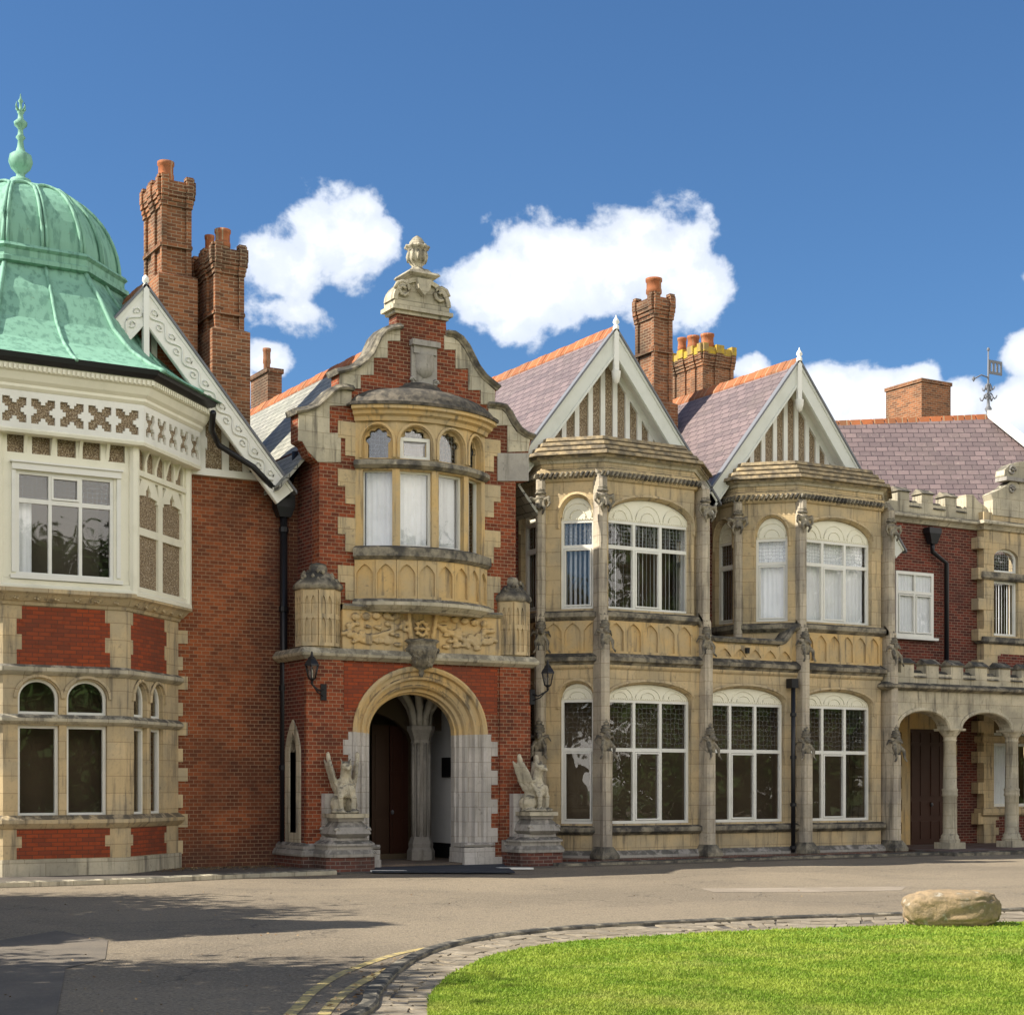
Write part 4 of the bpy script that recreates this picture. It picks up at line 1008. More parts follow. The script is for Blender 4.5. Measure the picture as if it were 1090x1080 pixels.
zp0, zp1 = zh1, FPU.z(445, 286)
def sq(b, cx_, cy_, h0, z0, h1, z1): b.plan([(cx_-h0, cy_-h0), (cx_+h0, cy_-h0), (cx_+h0, cy_+h0), (cx_-h0, cy_+h0)], z0, z1, [(cx_-h1, cy_-h1), (cx_+h1, cy_-h1), (cx_+h1, cy_+h1), (cx_-h1, cy_+h1)])
cyu = YU+.17
sq(cr, mx_, cyu, .20, zp0-.10, .22, zp0+.06); sq(cr, mx_, cyu, .24, zp0+.06, .36, zp0+.15); sq(cr, mx_, cyu, .36, zp0+.15, .33, zp0+.20); sq(cr, mx_, cyu, .26, zp0+.20, .17, zp1+.02)
crown = part('gable_crown', cr, 'stone_pale')
zu0, zu1 = zp1, FPU.z(445, 248); h = zu1-zu0
ur = MB(); ur.lathe(mx_, cyu, [(.17*1.1, zu0), (.13, zu0+.08*h), (.10, zu0+.13*h), (.16, zu0+.20*h), (.20, zu0+.34*h), (.19, zu0+.50*h), (.17, zu0+.58*h), (.25, zu0+.64*h), (.25, zu0+.68*h), (.17, zu0+.72*h), (.16, zu0+.80*h), (.10, zu0+.92*h), (.02, zu0+h)], 16)
for k in range(10):
    a_ = k*.628; ur.tube([(mx_+.18*math.cos(a_), cyu+.18*math.sin(a_), zu0+.25*h), (mx_+.205*math.cos(a_), cyu+.205*math.sin(a_), zu0+.40*h), (mx_+.18*math.cos(a_), cyu+.18*math.sin(a_), zu0+.54*h)], .03, 5)
    ur.lathe(mx_+.23*math.cos(a_), cyu+.23*math.sin(a_), [(.02, zu0+.62*h), (.05, zu0+.66*h), (.02, zu0+.71*h)], 6)
part('urn', ur, 'stone_pale', crown)
part('string_course', MB().sweep([(X(364, YP), zf1-.06), (X(532, YP), zf1-.06)], [(-.05, -.1), (-.05, .10), (0, .15), (.05, .08), (.08, -.1)], FP), 'stone_pale')
cs = MB(); a, c = U(437, 0)[0], U(464, 0)[0]; m0 = (a+c)/2
cs.box(FPU, a, c, -.02, .05, FPU.z(450, 412), FPU.z(450, 366)); cs.box(FPU, a-.03, c+.03, 0, .16, FPU.z(450, 370), FPU.z(450, 364)); cs.box(FPU, a+.03, c-.03, 0, .10, FPU.z(450, 378), FPU.z(450, 370))
cs.lathe(m0, YU-.03, [(.04, FPU.z(450, 403)), (.17, FPU.z(450, 399)), (.22, FPU.z(450, 392)), (.20, FPU.z(450, 384)), (.23, FPU.z(450, 379))], 14, True, 0, 1, .7)
for sg in (-1, 1): cs.tube([FPU.p(m0+sg*(.26+.07*math.cos(q*.8)*(1-q/12)), FPU.z(450, 407)+.07*math.sin(q*.8)*(1-q/12), .06) for q in range(10)], .028, 5)
part('carved_panel', cs, 'stone_grey')
# oriel bow
RB = 2.12; hb = math.sin(R(45))*RB; NB = 4
bcY = YU-.02+RB*math.cos(R(45)); BX = bcx
def bow(r, n=16, a=45): return [(BX+r*math.sin(R(-a+2*a*k/n)), bcY-r*math.cos(R(-a+2*a*k/n))) for k in range(n+1)]
def bowfull(r, n=16): 
    p = bow(r, n); return [(p[0][0], YU+.1)]+p+[(p[-1][0], YU+.1)]
part('oriel_floor', MB().plan(bow(RB-.05)+[(BX+1.3, YU+.3), (BX-1.3, YU+.3)], zo_sill0-.1, zo_sill0), 'stone_warm')
BP = bow(RB)
pl_sweep('oriel_sill', BP, [(-.2, zo_sill0), (.07, zo_sill0), (.15, zo_sill0+.06), (.14, zo_sill1-.02), (0, zo_sill1+.03), (-.2, zo_sill1+.03)], 'stone_dark')
zl0 = FPU.z(445, 648)-.02
pl_sweep('oriel_base', BP, [(-.3, zl0-.12), (.04, zl0-.12), (.12, zl0-.06), (.20, zl0), (.20, zl0+.07), (.10, zl0+.14), (-.3, zl0+.14)], 'stone_pale')
pl_sweep('oriel_apron', BP, [(-.2, zl0+.1), (-.01, zl0+.1), (-.01, zo_sill0+.01), (-.2, zo_sill0+.01)], 'stone_gold')
pl_sweep('oriel_cornice', BP, [(-.2, zo_top0), (.05, zo_top0), (.08, zo_top0+.08), (.16, zo_top0+.12), (.18, zo_top0+.18), (.26, zo_top1-.08), (.26, zo_top1), (-.2, zo_top1)], 'stone_gold')
pl_sweep('oriel_transom', BP, [(-.15, zo_tr0-.02), (.04, zo_tr0-.02), (.12, zo_tr0+.04), (.10, zo_tr1), (0, zo_tr1+.03), (-.15, zo_tr1+.03)], 'stone_dark')
wl = 2*RB*math.sin(R(11.25))
trc = MB()
for k in range(8):
    a0, a1 = R(-45+11.25*k), R(-45+11.25*(k+1)); p0 = (BX+RB*math.sin(a0), bcY-RB*math.cos(a0)); p1 = (BX+RB*math.sin(a1), bcY-RB*math.cos(a1))
    F = Fr(p0[0], p0[1], math.degrees((a0+a1)/2)); w = math.hypot(p1[0]-p0[0], p1[1]-p0[1])
    z0_, z1_ = zl0+.14, zo_sill0
    trc.poly(F, rect(0, w, z0_, z1_), [opening(.035, w-.035, z0_+.06, z1_-.28, z1_-.09, 8, True)], -.02, .05)
part('blind_tracery', trc, 'stone_gold')
rbl = [('curtain', .97), ('curtain', .97), ('slats', .98), ('slats', .98)]
for k in range(4):
    a0, a1 = R(-45+22.5*k), R(-45+22.5*(k+1)); p0 = (BX+RB*math.sin(a0), bcY-RB*math.cos(a0))
    F = Fr(p0[0], p0[1], math.degrees((a0+a1)/2)); a, c = .08, wl-.08
    if k in (0,): a = .15
    if k == 3: c = wl-.16
    za = zo_top0-.08
    part('oriel_wall', MB().poly(F, rect(0, wl, zo_sill1, zo_top0+.02), [rect(a, c, zo_sill1+.03, zo_tr0-.05), opening(a, c, zo_tr1+.05, zo_tr1+.05+(za-zo_tr1)*.45, za, 12)], -.22, 0), 'stone_gold')
    part('hood_mould', MB().sweep([(a-.04, zo_tr1+.06)]+arch(a-.04, c+.04, zo_tr1+.05+(za-zo_tr1)*.45, za+.04, 12)+[(c+.04, zo_tr1+.06)], [(-.03, 0), (-.03, .03), (.02, .045), (.03, 0)], F), 'stone_gold')
    window(F, a, c, zo_sill1+.03, zo_tr0-.05, -.12, w=.045 if k in (1, 2) else .02, blind=rbl[k])
    z0_ = zo_tr1+.05; zs_ = z0_+(za-zo_tr1)*.45
    cusp = []
    for q in range(0, 25):
        t = math.pi*q/24; rr = .76+.24*abs(math.sin(5*t))**.7 ; cusp.append(((a+c)/2-(c-a)/2*.90*rr*math.cos(t), zs_+(za-zs_)*.92*rr*math.sin(t)))
    part('tracery_panel', MB().poly(F, opening(a, c, z0_, zs_, za, 14), [[(cusp[0][0], z0_+.03)]+cusp+[(cusp[-1][0], z0_+.03)]], -.17, -.11), 'stone_gold')
    fr = part('window', MB().poly(F, opening(a, c, z0_, zs_, za, 12), [opening(a+.02, c-.02, z0_+.02, zs_, za-.02, 12)], -.21, -.175), 'black')
    part('leaded_pane', MB().poly(F, opening(a, c, z0_, zs_, za, 12), [], -.20, -.195), 'leaded', fr)
    if k == 1: window(F, a+.02, c-.02, z0_, zs_+.12, -.08, w=.07)
part('interior_wall', MB().plan(bow(RB-.75)+[(BX+1.0, YU+.6), (BX-1.0, YU+.6)], zo_sill0, zo_top0), 'room')
dm = MB(); ring = []
zdt = FPU.z(448, 409)
pf = [(1.0, 0), (1.0, .06), (.95, .09), (.93, .22), (.86, .38), (.75, .52), (.60, .63), (.44, .70), (.32, .78), (.25, .88), (.22, .96), (.16, 1.0)]
rows = []
for r_, h_ in pf:
    rows.append([(BX+(p[0]-BX)*r_, YU+(p[1]-YU)*r_, zo_top1+(zdt-zo_top1)*h_) for p in [(BX-(RB+.28)*math.sin(R(45)), YU)]+bow(RB+.28)+[(BX+(RB+.28)*math.sin(R(45)), YU)]])
K = len(rows[0]); dm.add([p for r_ in rows for p in r_], [(i*K+k, i*K+k+1, (i+1)*K+k+1, (i+1)*K+k) for i in range(len(rows)-1) for k in range(K-1)], True)
dm.add(rows[0], [tuple(range(K))])
part('oriel_roof', dm, 'stone_cap', None, 'lichened dark stone half dome over the oriel')
part('oriel_roof_edge', MB().sweep(bow(RB+.27), [(-.1, zo_top1-.01), (.03, zo_top1-.01), (.04, zo_top1+.05), (-.1, zo_top1+.07)]), 'stone_cap')
# porch upper sides and roof
part('brick_wall', MB().box(Fr(xlU, 33, -90), 0, 33-YU-.35, -.3, 0, zs1-.02, FPU.z(330, 468)), 'brick_right')
part('brick_wall', MB().box(Fr(xrU, YU+.35, 90), 0, 2.6, -.3, 0, zs1-.02, FPU.z(556, 505)), 'brick_right')
zrp = FPU.z(444, 338); slp = 1.18
roof_gable('roof', bcx, zrp-.12, 3.0, slp, YU+.3, 44, 'slate_grey')['label'] = 'grey green slate roof behind the porch gable'

# ------------------------------------------------------------------ the two canted bays and the range between them
YB0 = 30.0; WC = 1.0
B1 = (X(643.5, YB0), X(750, 29.6)); B2 = (X(858, 29.6)+.10, X(950, 29.6))
FB = Fr(0, YB0, 0)
zb_ = lambda v, n=0: FB.z(690, v, n)
b_pl = zb_(908); b_s0, b_s1 = zb_(887, .12), zb_(879, .12); b_w0 = zb_(876); b_tr = zb_(798); b_w1 = zb_(746); b_at = zb_(727); b_zs = zb_(743)
b_l0, b_l1 = zb_(706, .15), zb_(697, .15); b_u0, b_u1 = zb_(660, .12), zb_(652, .12)
b_x0 = zb_(650); b_xt = zb_(584); b_x1 = zb_(557); b_xz = zb_(553); b_xa = zb_(531)
b_r0, b_r1 = zb_(513, .1), zb_(503, .1); b_e0 = zb_(489, .25); b_top = zb_(467)
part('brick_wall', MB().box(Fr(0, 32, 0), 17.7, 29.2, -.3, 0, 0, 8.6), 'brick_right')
def bay_path(B, yb=32.0): return [(B[0]-WC, yb), (B[0]-WC, YB0+WC), (B[0], YB0), (B[1], YB0), (B[1]+WC, YB0+WC), (B[1]+WC, yb)]
def seg_faces(P):
    out = []
    for i in range(len(P)-1):
        dx, dy = P[i+1][0]-P[i][0], P[i+1][1]-P[i][1]; out.append((Fr(P[i][0], P[i][1], math.degrees(math.atan2(dy, dx))), math.hypot(dx, dy)))
    return out
FC1 = Fr(B1[0]-WC, YB0+WC, -45)
ca, cc = FC1.s(597.5, -.12), FC1.s(633, -.12)
P1, P2 = bay_path(B1), bay_path(B2)
LNK = P1[:4]+P2[3:]        # ground floor plan: bay, link, bay
def win_face(F, L, a, c, lower, kind, blind, mat):
    if lower:
        part('stone_wall', MB().poly(F, rect(0, L, b_pl-.05, b_l0+.02), [opening(a, c, b_w0, b_zs, b_at, 18)], -.19, 0), mat)
        n = -.12; z0, z1, tr, zt = b_w0, b_w1, b_tr, b_at
    else:
        part('stone_wall', MB().poly(F, rect(0, L, b_u1, b_e0), [opening(a, c, b_x0, b_xz, b_xa, 18)], -.19, 0), mat)
        n = -.12; z0, z1, tr, zt = b_x0, b_x1, b_xt, b_xa
    e = .05
    mul = [a+e+(c-a-2*e)/3, a+e+(c-a-2*e)*2/3] if kind == 3 else []
    cas = [(mul[0]+.03, mul[1]-.03, z0+.07, tr-.05)] if kind == 3 else [(a+.07, c-.07, z0+.07, tr-.05)]
    fr = window(F, a, c, z0, z1+.02, n, mul, [tr], True, 'white', blind, casement=cas, mw=.07, lm='leaded_dark' if lower else 'leaded')
    tympanum(F, a+.01, c-.01, z1+.02, zt-.03, n+.01, fr, 3 if kind == 3 else 1)
    zz = (b_zs if lower else b_xz)
    part('hood_mould', MB().sweep([(a-.03, zz-.25)]+arch(a-.03, c+.03, zz, zt+.03, 18)+[(c+.03, zz-.25)], [(-.05, 0), (-.05, .03), (.0, .045), (.02, .0)], F), mat)
    k = MB(); k.sweep([(a-.02, zz)]+arch(a-.02, c+.02, zz, zt+.02, 18)[1:-1]+[(c+.02, zz)], [(.0, -.10), (.0, -.02), (.03, -.03), (.05, -.10)], F); part('arch_mould', k, mat)
def tracery(F, a, c, n, z0, z1, mat='stone_gold', w=.42, topfn=None):
    N = max(1, round((c-a)/w)); ww = (c-a)/N; b = MB()
    for k in range(N):
        s0, s1 = a+k*ww, a+(k+1)*ww; m_ = (s0+s1)/2; zt = z1 if topfn is None else topfn(m_)
        zA = [topfn(s0), topfn(s1)] if topfn else [z1, z1]
        b.poly(F, [(s0, z0), (s0, zA[0]), (s1, zA[1]), (s1, z0)], [opening(s0+.035, s1-.035, z0+.05, min(zA)-.28, min(zA)-.09, 10, True)], n-.02, n+.05)
    part('blind_tracery', b, mat)
def zone(F, L, z0, z1, a=0, c=None):
    part('panel_wall', MB().box(F, 0, L, -.28, -.02, z0, z1), 'stone_gold'); tracery(F, a+.06, (c or L)-.06, -.02, z0+.02, z1-.0)
# ground floor
fl_ = seg_faces(LNK)
LNf = [(1, 1), (2, 3), (3, 3), (4, 3)]
lk = {}
segs = seg_faces([P1[0], P1[1], P1[2], P1[3], (B2[0], YB0), (B2[1], YB0), P2[4], P2[5]])
spec = [None, (ca, cc, 1), (.10, X(736,YB0)-B1[0], 3), (X(751.5,YB0)-B1[1], X(835.5,YB0)-B1[1], 3), (.10, X(928,YB0)-B2[0], 3), None, None]
for i, (F, L) in enumerate(segs):
    if spec[i]:
        a, c, k = spec[i]; win_face(F, L, a, c, True, k, None, 'stone_warm')
    elif i == 0: win_face(F, L, .12, .78, True, 1, None, 'stone_warm')
    else: part('stone_wall', MB().box(F, 0, L, -.28, 0, b_pl-.05, b_l0), 'stone_warm')
    zone(F, L, b_l1, b_u0) if i != 3 else None
pathL = [P1[0], P1[1], P1[2], P2[3], P2[4], P2[5]]
pl_sweep('brick_plinth', pathL, [(-.2, 0), (.13, 0), (.13, b_pl-.08), (-.2, b_pl-.08)], 'brick_plinth')
pl_sweep('stone_plinth', pathL, [(-.2, b_pl-.08), (.14, b_pl-.08), (.14, b_pl-.02), (.04, b_pl+.08), (-.2, b_pl+.08)], 'stone_grey')
pl_sweep('window_sill', pathL, [(-.2, b_s0-.02), (.03, b_s0-.02), (.13, b_s0+.05), (.13, b_s1-.02), (-.14, b_s1+.06), (-.2, b_s1+.06)], 'stone_dark')
pl_sweep('string_course', pathL, [(-.2, b_l0-.07), (.03, b_l0-.07), (.08, b_l0), (.15, b_l0+.03), (.16, b_l1-.07), (.0, b_l1+.04), (-.2, b_l1+.04)], 'stone_dark')
pl_sweep('frieze_mould', pathL, [(-.1, b_l0-.14), (.02, b_l0-.14), (.05, b_l0-.09), (.05, b_l0-.05), (-.1, b_l0-.05)], 'stone_warm')
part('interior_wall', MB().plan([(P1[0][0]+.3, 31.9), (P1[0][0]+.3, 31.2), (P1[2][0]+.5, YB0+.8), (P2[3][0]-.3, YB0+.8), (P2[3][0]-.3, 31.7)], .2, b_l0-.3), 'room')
cu = MB()          # light room beyond: pale curtains drawn aside
# balcony parapet between the bays, dipping in the middle
xa_, xb_ = B1[1], B2[0]
hi, lo = b_u1-.02, zb_(673)
def topf(x):
    t = (x-xa_)/(xb_-xa_)
    e = min(t, 1-t)/.17
    if e >= 1: return lo
    return lo+(hi-lo)*(.5+.5*math.cos(math.pi*e))
xs = [xa_+(xb_-xa_)*k/36 for k in range(37)]
part('parapet', MB().poly(FB, [(xa_, b_l1)]+[(x, topf(x)-.12) for x in xs]+[(xb_, b_l1)], [], -.28, -.02), 'stone_gold')
part('coping', MB().sweep([(x, topf(x)-.08) for x in xs], [(-.09, -.32), (-.09, .05), (-.04, .10), (.03, .06), (.05, -.32)], FB), 'stone_dark')
tracery(FB, xa_+.2, xb_-.2, -.02, b_l1+.02, 0, topfn=lambda x: topf(x)-.17)
part('deck', MB().plan([(xa_-.5, YB0+.2), (xb_+.5, YB0+.2), (xb_+.5, 32), (xa_-.5, 32)], b_l0-.05, b_l1-.02), 'lead')
spt = MB(); spt.lathe(X(795, 29.95), 29.93, [(.05, zb_(690)), (.06, zb_(684))], 8); part('rainwater_spout', spt, 'black')
# first floor bays
for bi, (B, P) in enumerate(((B1, P1), (B2, P2))):
    sg = seg_faces(P)
    bl = [('slats', .99)]*5 if bi == 0 else [('slats', .99), ('curtain', .98), ('curtain', .98), ('curtain', .98), ('curtain', .98)]
    for i, (F, L) in enumerate(sg):
        if i == 2: a, c, k = (spec[2][0], spec[2][1], 3) if bi == 0 else (spec[4][0], spec[4][1], 3)
        elif i in (1, 3): a, c, k = (ca, cc, 1) if i == 1 else (L-cc, L-ca, 1)
        else: a, c, k = .12, .80, 1
        win_face(F, L, a, c, False, k, bl[i], 'stone_warm')
        if bi == 1 and i in (0, 1): part('panel_wall', MB().box(F, 0, L, -.25, 0, b_l1, b_u1), 'stone_warm')
    pl_sweep('window_sill', P, [(-.2, b_u0-.04), (.03, b_u0-.04), (.13, b_u0+.04), (.13, b_u1-.03), (-.1, b_u1+.05), (-.2, b_u1+.05)], 'stone_dark')
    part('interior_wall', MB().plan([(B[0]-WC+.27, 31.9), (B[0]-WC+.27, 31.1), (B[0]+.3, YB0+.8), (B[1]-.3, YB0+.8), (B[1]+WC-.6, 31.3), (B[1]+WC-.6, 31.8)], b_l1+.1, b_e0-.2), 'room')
    pl_sweep('cornice', P, [(-.1, b_r0-.04), (.04, b_r0-.04), (.08, b_r0+.01), (.08, b_r1), (.03, b_r1+.03), (-.1, b_r1+.03)], 'stone_warm')
    rp = MB()
    for F, L in seg_faces(offs(P, .09)):
        k = .03
        while k < L-.02:
            rp.add([F.p(k+dx, b_r0+.02+dz, dn_v) for dx, dz, dn_v in ((-.05,-.0,0),(.02,-.01,.0),(.09,.13,0),(.02,.14,0),(-.02,.03,.08),(.015,.025,.08),(.06,.10,.08),(.02,.11,.08))], [(0,1,2,3),(4,5,6,7),(0,1,5,4),(1,2,6,5),(2,3,7,6),(3,0,4,7)]); k += .115
    part('rope_moulding', rp, 'stone_dark')
    pl_sweep('eaves_cornice', P, [(-.2, b_e0-.10), (.03, b_e0-.10), (.06, b_e0-.04), (.12, b_e0-.02), (.14, b_e0), (-.2, b_e0)], 'stone_pale')
    tl = MB(); n = 4; hz = (b_top-b_e0)/n
    yb = 31.7
    for k in range(n):
        o0 = .24-.14*k
        tl.plan(offs(bay_path(B, yb), o0-.09), b_e0+hz*k-.01, b_e0+hz*k+hz*.42); tl.plan(offs(bay_path(B, yb), o0), b_e0+hz*k+hz*.4, b_e0+hz*(k+1), offs(bay_path(B, yb), o0-.03))
    part('bay_roof', tl, 'tile_stone', None, 'stepped mossy stone tiled roof over a canted bay')
# buttresses
def buttress(x, y, ang, stages, foot=True):
    F = Fr(x, y, ang); b = MB()
    for (z0, z1, n, w, mt) in stages:
        bb = MB(); bb.box(F, -w/2, w/2, -.15, n-.05, z0, z1); bb.add([F.p(a, z, q) for a, z, q in ((-w/2, z0, n-.06), (-w/2+.05, z0, n), (w/2-.05, z0, n), (w/2, z0, n-.06), (-w/2, z1, n-.06), (-w/2+.05, z1, n), (w/2-.05, z1, n), (w/2, z1, n-.06))], [(0,1,5,4),(1,2,6,5),(2,3,7,6),(4,5,6,7),(3,2,1,0)])
        bb.add([F.p(a, z, q) for a, z, q in ((-w/2, z1, n-.05), (w/2, z1, n-.05), (w/2, z1+.22, -.05), (-w/2, z1+.22, -.05), (-w/2, z1, -.05), (w/2, z1, -.05))], [(0,1,2,3),(0,3,4),(1,5,2)])
        part('buttress', bb, 'stone_buttress')
    if foot:
        ft = MB(); w, n = stages[0][3], stages[0][2]
        ft.box(F, -w/2-.08, w/2+.08, -.15, n+.08, 0, b_pl-.08); part('brick_plinth', ft, 'brick_plinth')
        st = MB(); z0 = b_pl-.08; A = [(-w/2-.1, n+.1), (w/2+.1, n+.1), (w/2+.1, -.1), (-w/2-.1, -.1)]; T = [(-w/2-.0, n+.0), (w/2, n), (w/2, -.1), (-w/2, -.1)]
        vs = [F.p(a, z0, q) for a, q in A]+[F.p(a, z0+.08, q) for a, q in A]+[F.p(a, z0+.26, q) for a, q in T]
        st.add(vs, [(0,1,2,3),(0,1,5,4),(1,2,6,5),(3,0,4,7),(4,5,9,8),(5,6,10,9),(7,4,8,11),(8,9,10,11)]); part('buttress_foot', st, 'stone_dark')
    return F
g_items = [('e', (0, -.08, .34), (.12, .11, .22)), ('e', (0, -.15, .50), (.085, .12, .09)), ('c', (0, -.22, .49), (0, -.31, .44), .055, .035),
           ('e', (0, -.07, .60), (.155, .14, .035)), ('e', (0, -.07, .67), (.145, .13, .04)), ('e', (0, -.07, .745), (.12, .11, .045)), ('e', (0, -.07, .82), (.085, .08, .05)), ('c', (0, -.07, .86), (0, -.07, .96), .055, .02),
           ('c', (.08, -.12, .36), (.16, -.22, .22), .06, .05), ('c', (.16, -.22, .22), (.15, -.26, .04), .05, .035), ('c', (.15, -.26, .04), (.22, -.27, -.06), .035, .03),
           ('c', (-.08, -.12, .36), (-.16, -.22, .22), .06, .05), ('c', (-.16, -.22, .22), (-.15, -.26, .04), .05, .035), ('c', (-.15, -.26, .04), (-.22, -.27, -.06), .035, .03),
           ('c', (.07, -.05, .45), (.20, -.02, .50), .05, .035), ('c', (.20, -.02, .50), (.27, .0, .38), .035, .02), ('c', (-.07, -.05, .45), (-.20, -.02, .50), .05, .035), ('c', (-.20, -.02, .50), (-.27, .0, .38), .035, .02),
           ('c', (.06, -.12, .22), (.07, -.16, .02), .06, .03), ('c', (-.06, -.12, .22), (-.07, -.16, .02), .06, .03)]
gm = blob_mesh('grotesque', g_items, .018, M['stone_dark'], 1)
gm2 = blob_mesh('carved_capital', [('c', (0, -.08, .02), (0, -.10, .40), .09, .14), ('e', (0, -.1, .62), (.15, .14, .05)), ('e', (0, -.1, .70), (.12, .11, .05)), ('c', (0, -.10, .76), (0, -.10, .96), .09, .02), ('e', (0, -.1, .50), (.17, .15, .05)),
           ('c', (.09, -.14, .44), (.22, -.2, .50), .07, .05), ('c', (.22, -.2, .50), (.26, -.2, .36), .05, .03), ('c', (.26, -.2, .36), (.19, -.2, .28), .03, .025), ('c', (-.09, -.14, .44), (-.22, -.2, .50), .07, .05), ('c', (-.22, -.2, .50), (-.26, -.2, .36), .05, .03), ('c', (-.26, -.2, .36), (-.19, -.2, .28), .03, .025),
           ('c', (.07, -.18, .36), (.13, -.27, .22), .06, .04), ('c', (.13, -.27, .22), (.08, -.24, .10), .04, .025), ('c', (-.07, -.18, .36), (-.13, -.27, .22), .06, .04), ('c', (-.13, -.27, .22), (-.08, -.24, .10), .04, .025), ('c', (0, -.20, .42), (0, -.30, .26), .06, .04)], .018, M['stone_dark'], 1)
def place(me, name, F, n, z, sc=1, rz=0, mir=False):
    o = link(name, me, house); p = F.p(0, z, n); o.matrix_world = Matrix.Translation(p) @ Matrix.Rotation(R(F.ang+rz), 4, 'Z') @ Matrix.Diagonal((-sc if mir else sc, sc, sc, 1))
    o.matrix_parent_inverse = Matrix.Translation(-house.location); return o
zg1, zg2, zg3 = zb_(806), zb_(694), zb_(555)
full = lambda w: [(b_pl+.05, zg1+.12, .36, w, 0), (zg1+.1, b_l1+.18, .27, w*.9, 0), (b_l1+.1, b_u0+.05, .22, w*.85, 0), (b_u0, b_r0-.02, .17, w*.85, 0)]
for (x, y, a, st) in ((X(647.5, 29.7), YB0, -4, 'f'), (B1[0]-WC, YB0+WC, -45, 'f'), (X(757, 29.7), YB0, 0, 'f'), (X(860.5, 29.7), YB0, 0, 'f'), (X(955, 29.7), YB0, 0, 'f'), (B2[0]-WC+.02, YB0+WC, -45, 'u')):
    w = .235
    if st == 'f':
        F = buttress(x, y, a, full(w)); place(gm, 'grotesque', F, .18, zg1+.02, rc.uniform(.80, .90), rc.uniform(-22, 22), rc.random() < .5); place(gm, 'grotesque', F, .11, zg2, rc.uniform(.76, .86), rc.uniform(-22, 22), rc.random() < .5); place(gm2, 'carved_capital', F, .0, zg3, .9)
    else:
        F = buttress(x, y, a, [(b_l1, b_r0-.02, .17, w*.85, 0)], False); place(gm2, 'carved_capital', F, .0, zg3, .9)
dp = MB(); x = X(845, 29.8); dp.tube([(x, 29.82, .12), (x, 29.82, b_l0-.25)], .055, 10)
for z in (.2, 1.2, 2.3, 3.3): dp.lathe(x, 29.82, [(.075, z), (.075, z+.08)], 10, False)
dp.box(Fr(x, 29.95, 0), -.1, .1, 0, .2, b_l0-.42, b_l0-.2); part('drainpipe', dp, 'black')
# gables and roofs over the bays
GY = 31.25
for bi, (B, ua, va) in enumerate(((B1, 655, 351), (B2, 850, 384.5))):
    ax = X(ua, GY); za = Z(ua, va, GY); hw = 2.95
    gable_boards('gable_board', ax, za, GY, 1.25, hw, .37, 'offwhite', carve=False, hwr=(3.5 if bi else None))
    FGb = Fr(ax, GY+.42, 0)
    part('pebbledash_panel', MB().poly(FGb, [(-2.3, za-.35-1.25*2.3), (0, za-.35), (2.3, za-.35-1.25*2.3)], [], -.2, 0), 'pebble')
    gt = MB(); base = za-1.25*2.15-.1
    for s in (-1.15, -.80, -.43, -.09, .25, .60, .94, 1.26): gt.box(FGb, s-.06, s+.06, 0, .05, base, za-.4-1.25*abs(s))
    gt.box(FGb, -2.0, 2.0, 0, .07, base-.15, base)
    for sg in (-1, 1):
        P = [(0, za-.42), (sg*2.4, za-.42-3.0), (sg*2.4, za-.42-3.0-.2), (0, za-.65)]; gt.poly(FGb, P if sg > 0 else P[::-1], [], .0, .06)
        P = [(0, za-.38), (sg*2.9, za-.38-1.25*2.9), (sg*2.9, za-.42-1.25*2.9), (0, za-.42)]; gt.poly(FGb, P if sg > 0 else P[::-1], [], .0, .40)   # soffit
    part('gable_timber', gt, 'white')
    fk = MB(); fk.box(Fr(ax, GY, 0), -.065, .065, -.01, .06, za-.95, za+.03); q = (ax, GY-.03)
    fk.lathe(*q, [(.02, za-1.25), (.07, za-1.2), (.10, za-1.08), (.11, za-.95)], 8); fk.lathe(*q, [(.07, za), (.07, za+.08), (.04, za+.11), (.08, za+.16), (.06, za+.22), (.02, za+.28), (.01, za+.33)], 10)
    part('king_post', fk, 'white')
    r = roof_gable('roof', ax, za+.03, hw-.1, 1.25, GY+.02, 45, 'slate'); r['label'] = 'purple slate roof with orange ridge tiles'
FVL = MB()
# rear mass so no sky shows beneath the roofs
part('rear_wall', MB().plan([(5, 40), (34, 40), (34, 41), (5, 41)], 0, 8), 'room')

# ------------------------------------------------------------------ right range and portico
YR = 32.6; FRW = Fr(0, YR, 0)
zr = lambda u, v, n=0: FRW.z(u, v, n)
xq = X(1040, YR); zpar0 = zr(1000, 557, .1)
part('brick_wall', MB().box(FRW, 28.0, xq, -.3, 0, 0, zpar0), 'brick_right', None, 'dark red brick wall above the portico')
part('stone_wall', MB().poly(Fr(0, YR-.25, 0), rect(xq, 46, 0, zr(1060, 548)), [opening(X(1058,YR-.25), X(1084,YR-.25), zr(1070,611), zr(1070,596), zr(1070,586), 10), rect(X(1058,YR-.25), X(1084,YR-.25), zr(1070,678), zr(1070,620)),
     rect(X(1058,YR-.25), X(1100,YR-.25), zr(1070,858), zr(1070,791)), rect(X(1058,YR-.25), X(1100,YR-.25), zr(1070,783), zr(1070,762))], -.35, 0), 'stone_warm')
FT = Fr(0, YR-.25, 0)
window(FT, X(1058,YR-.25), X(1084,YR-.25), zr(1070,678), zr(1070,620), -.1, w=.07, blind=('slats', .98))
w = MB(); A = (X(1058,YR-.25), X(1084,YR-.25)); zz = (zr(1070,611), zr(1070,596), zr(1070,586))
fr = part('window', w.poly(FT, opening(A[0], A[1], zz[0], zz[1], zz[2], 10), [opening(A[0]+.06, A[1]-.06, zz[0]+.06, zz[1], zz[2]-.06, 10)], -.16, -.1), 'white')
part('leaded_pane', MB().poly(FT, opening(A[0]+.03, A[1]-.03, zz[0]+.03, zz[1], zz[2]-.03, 10), [], -.14, -.135), 'leaded', fr)
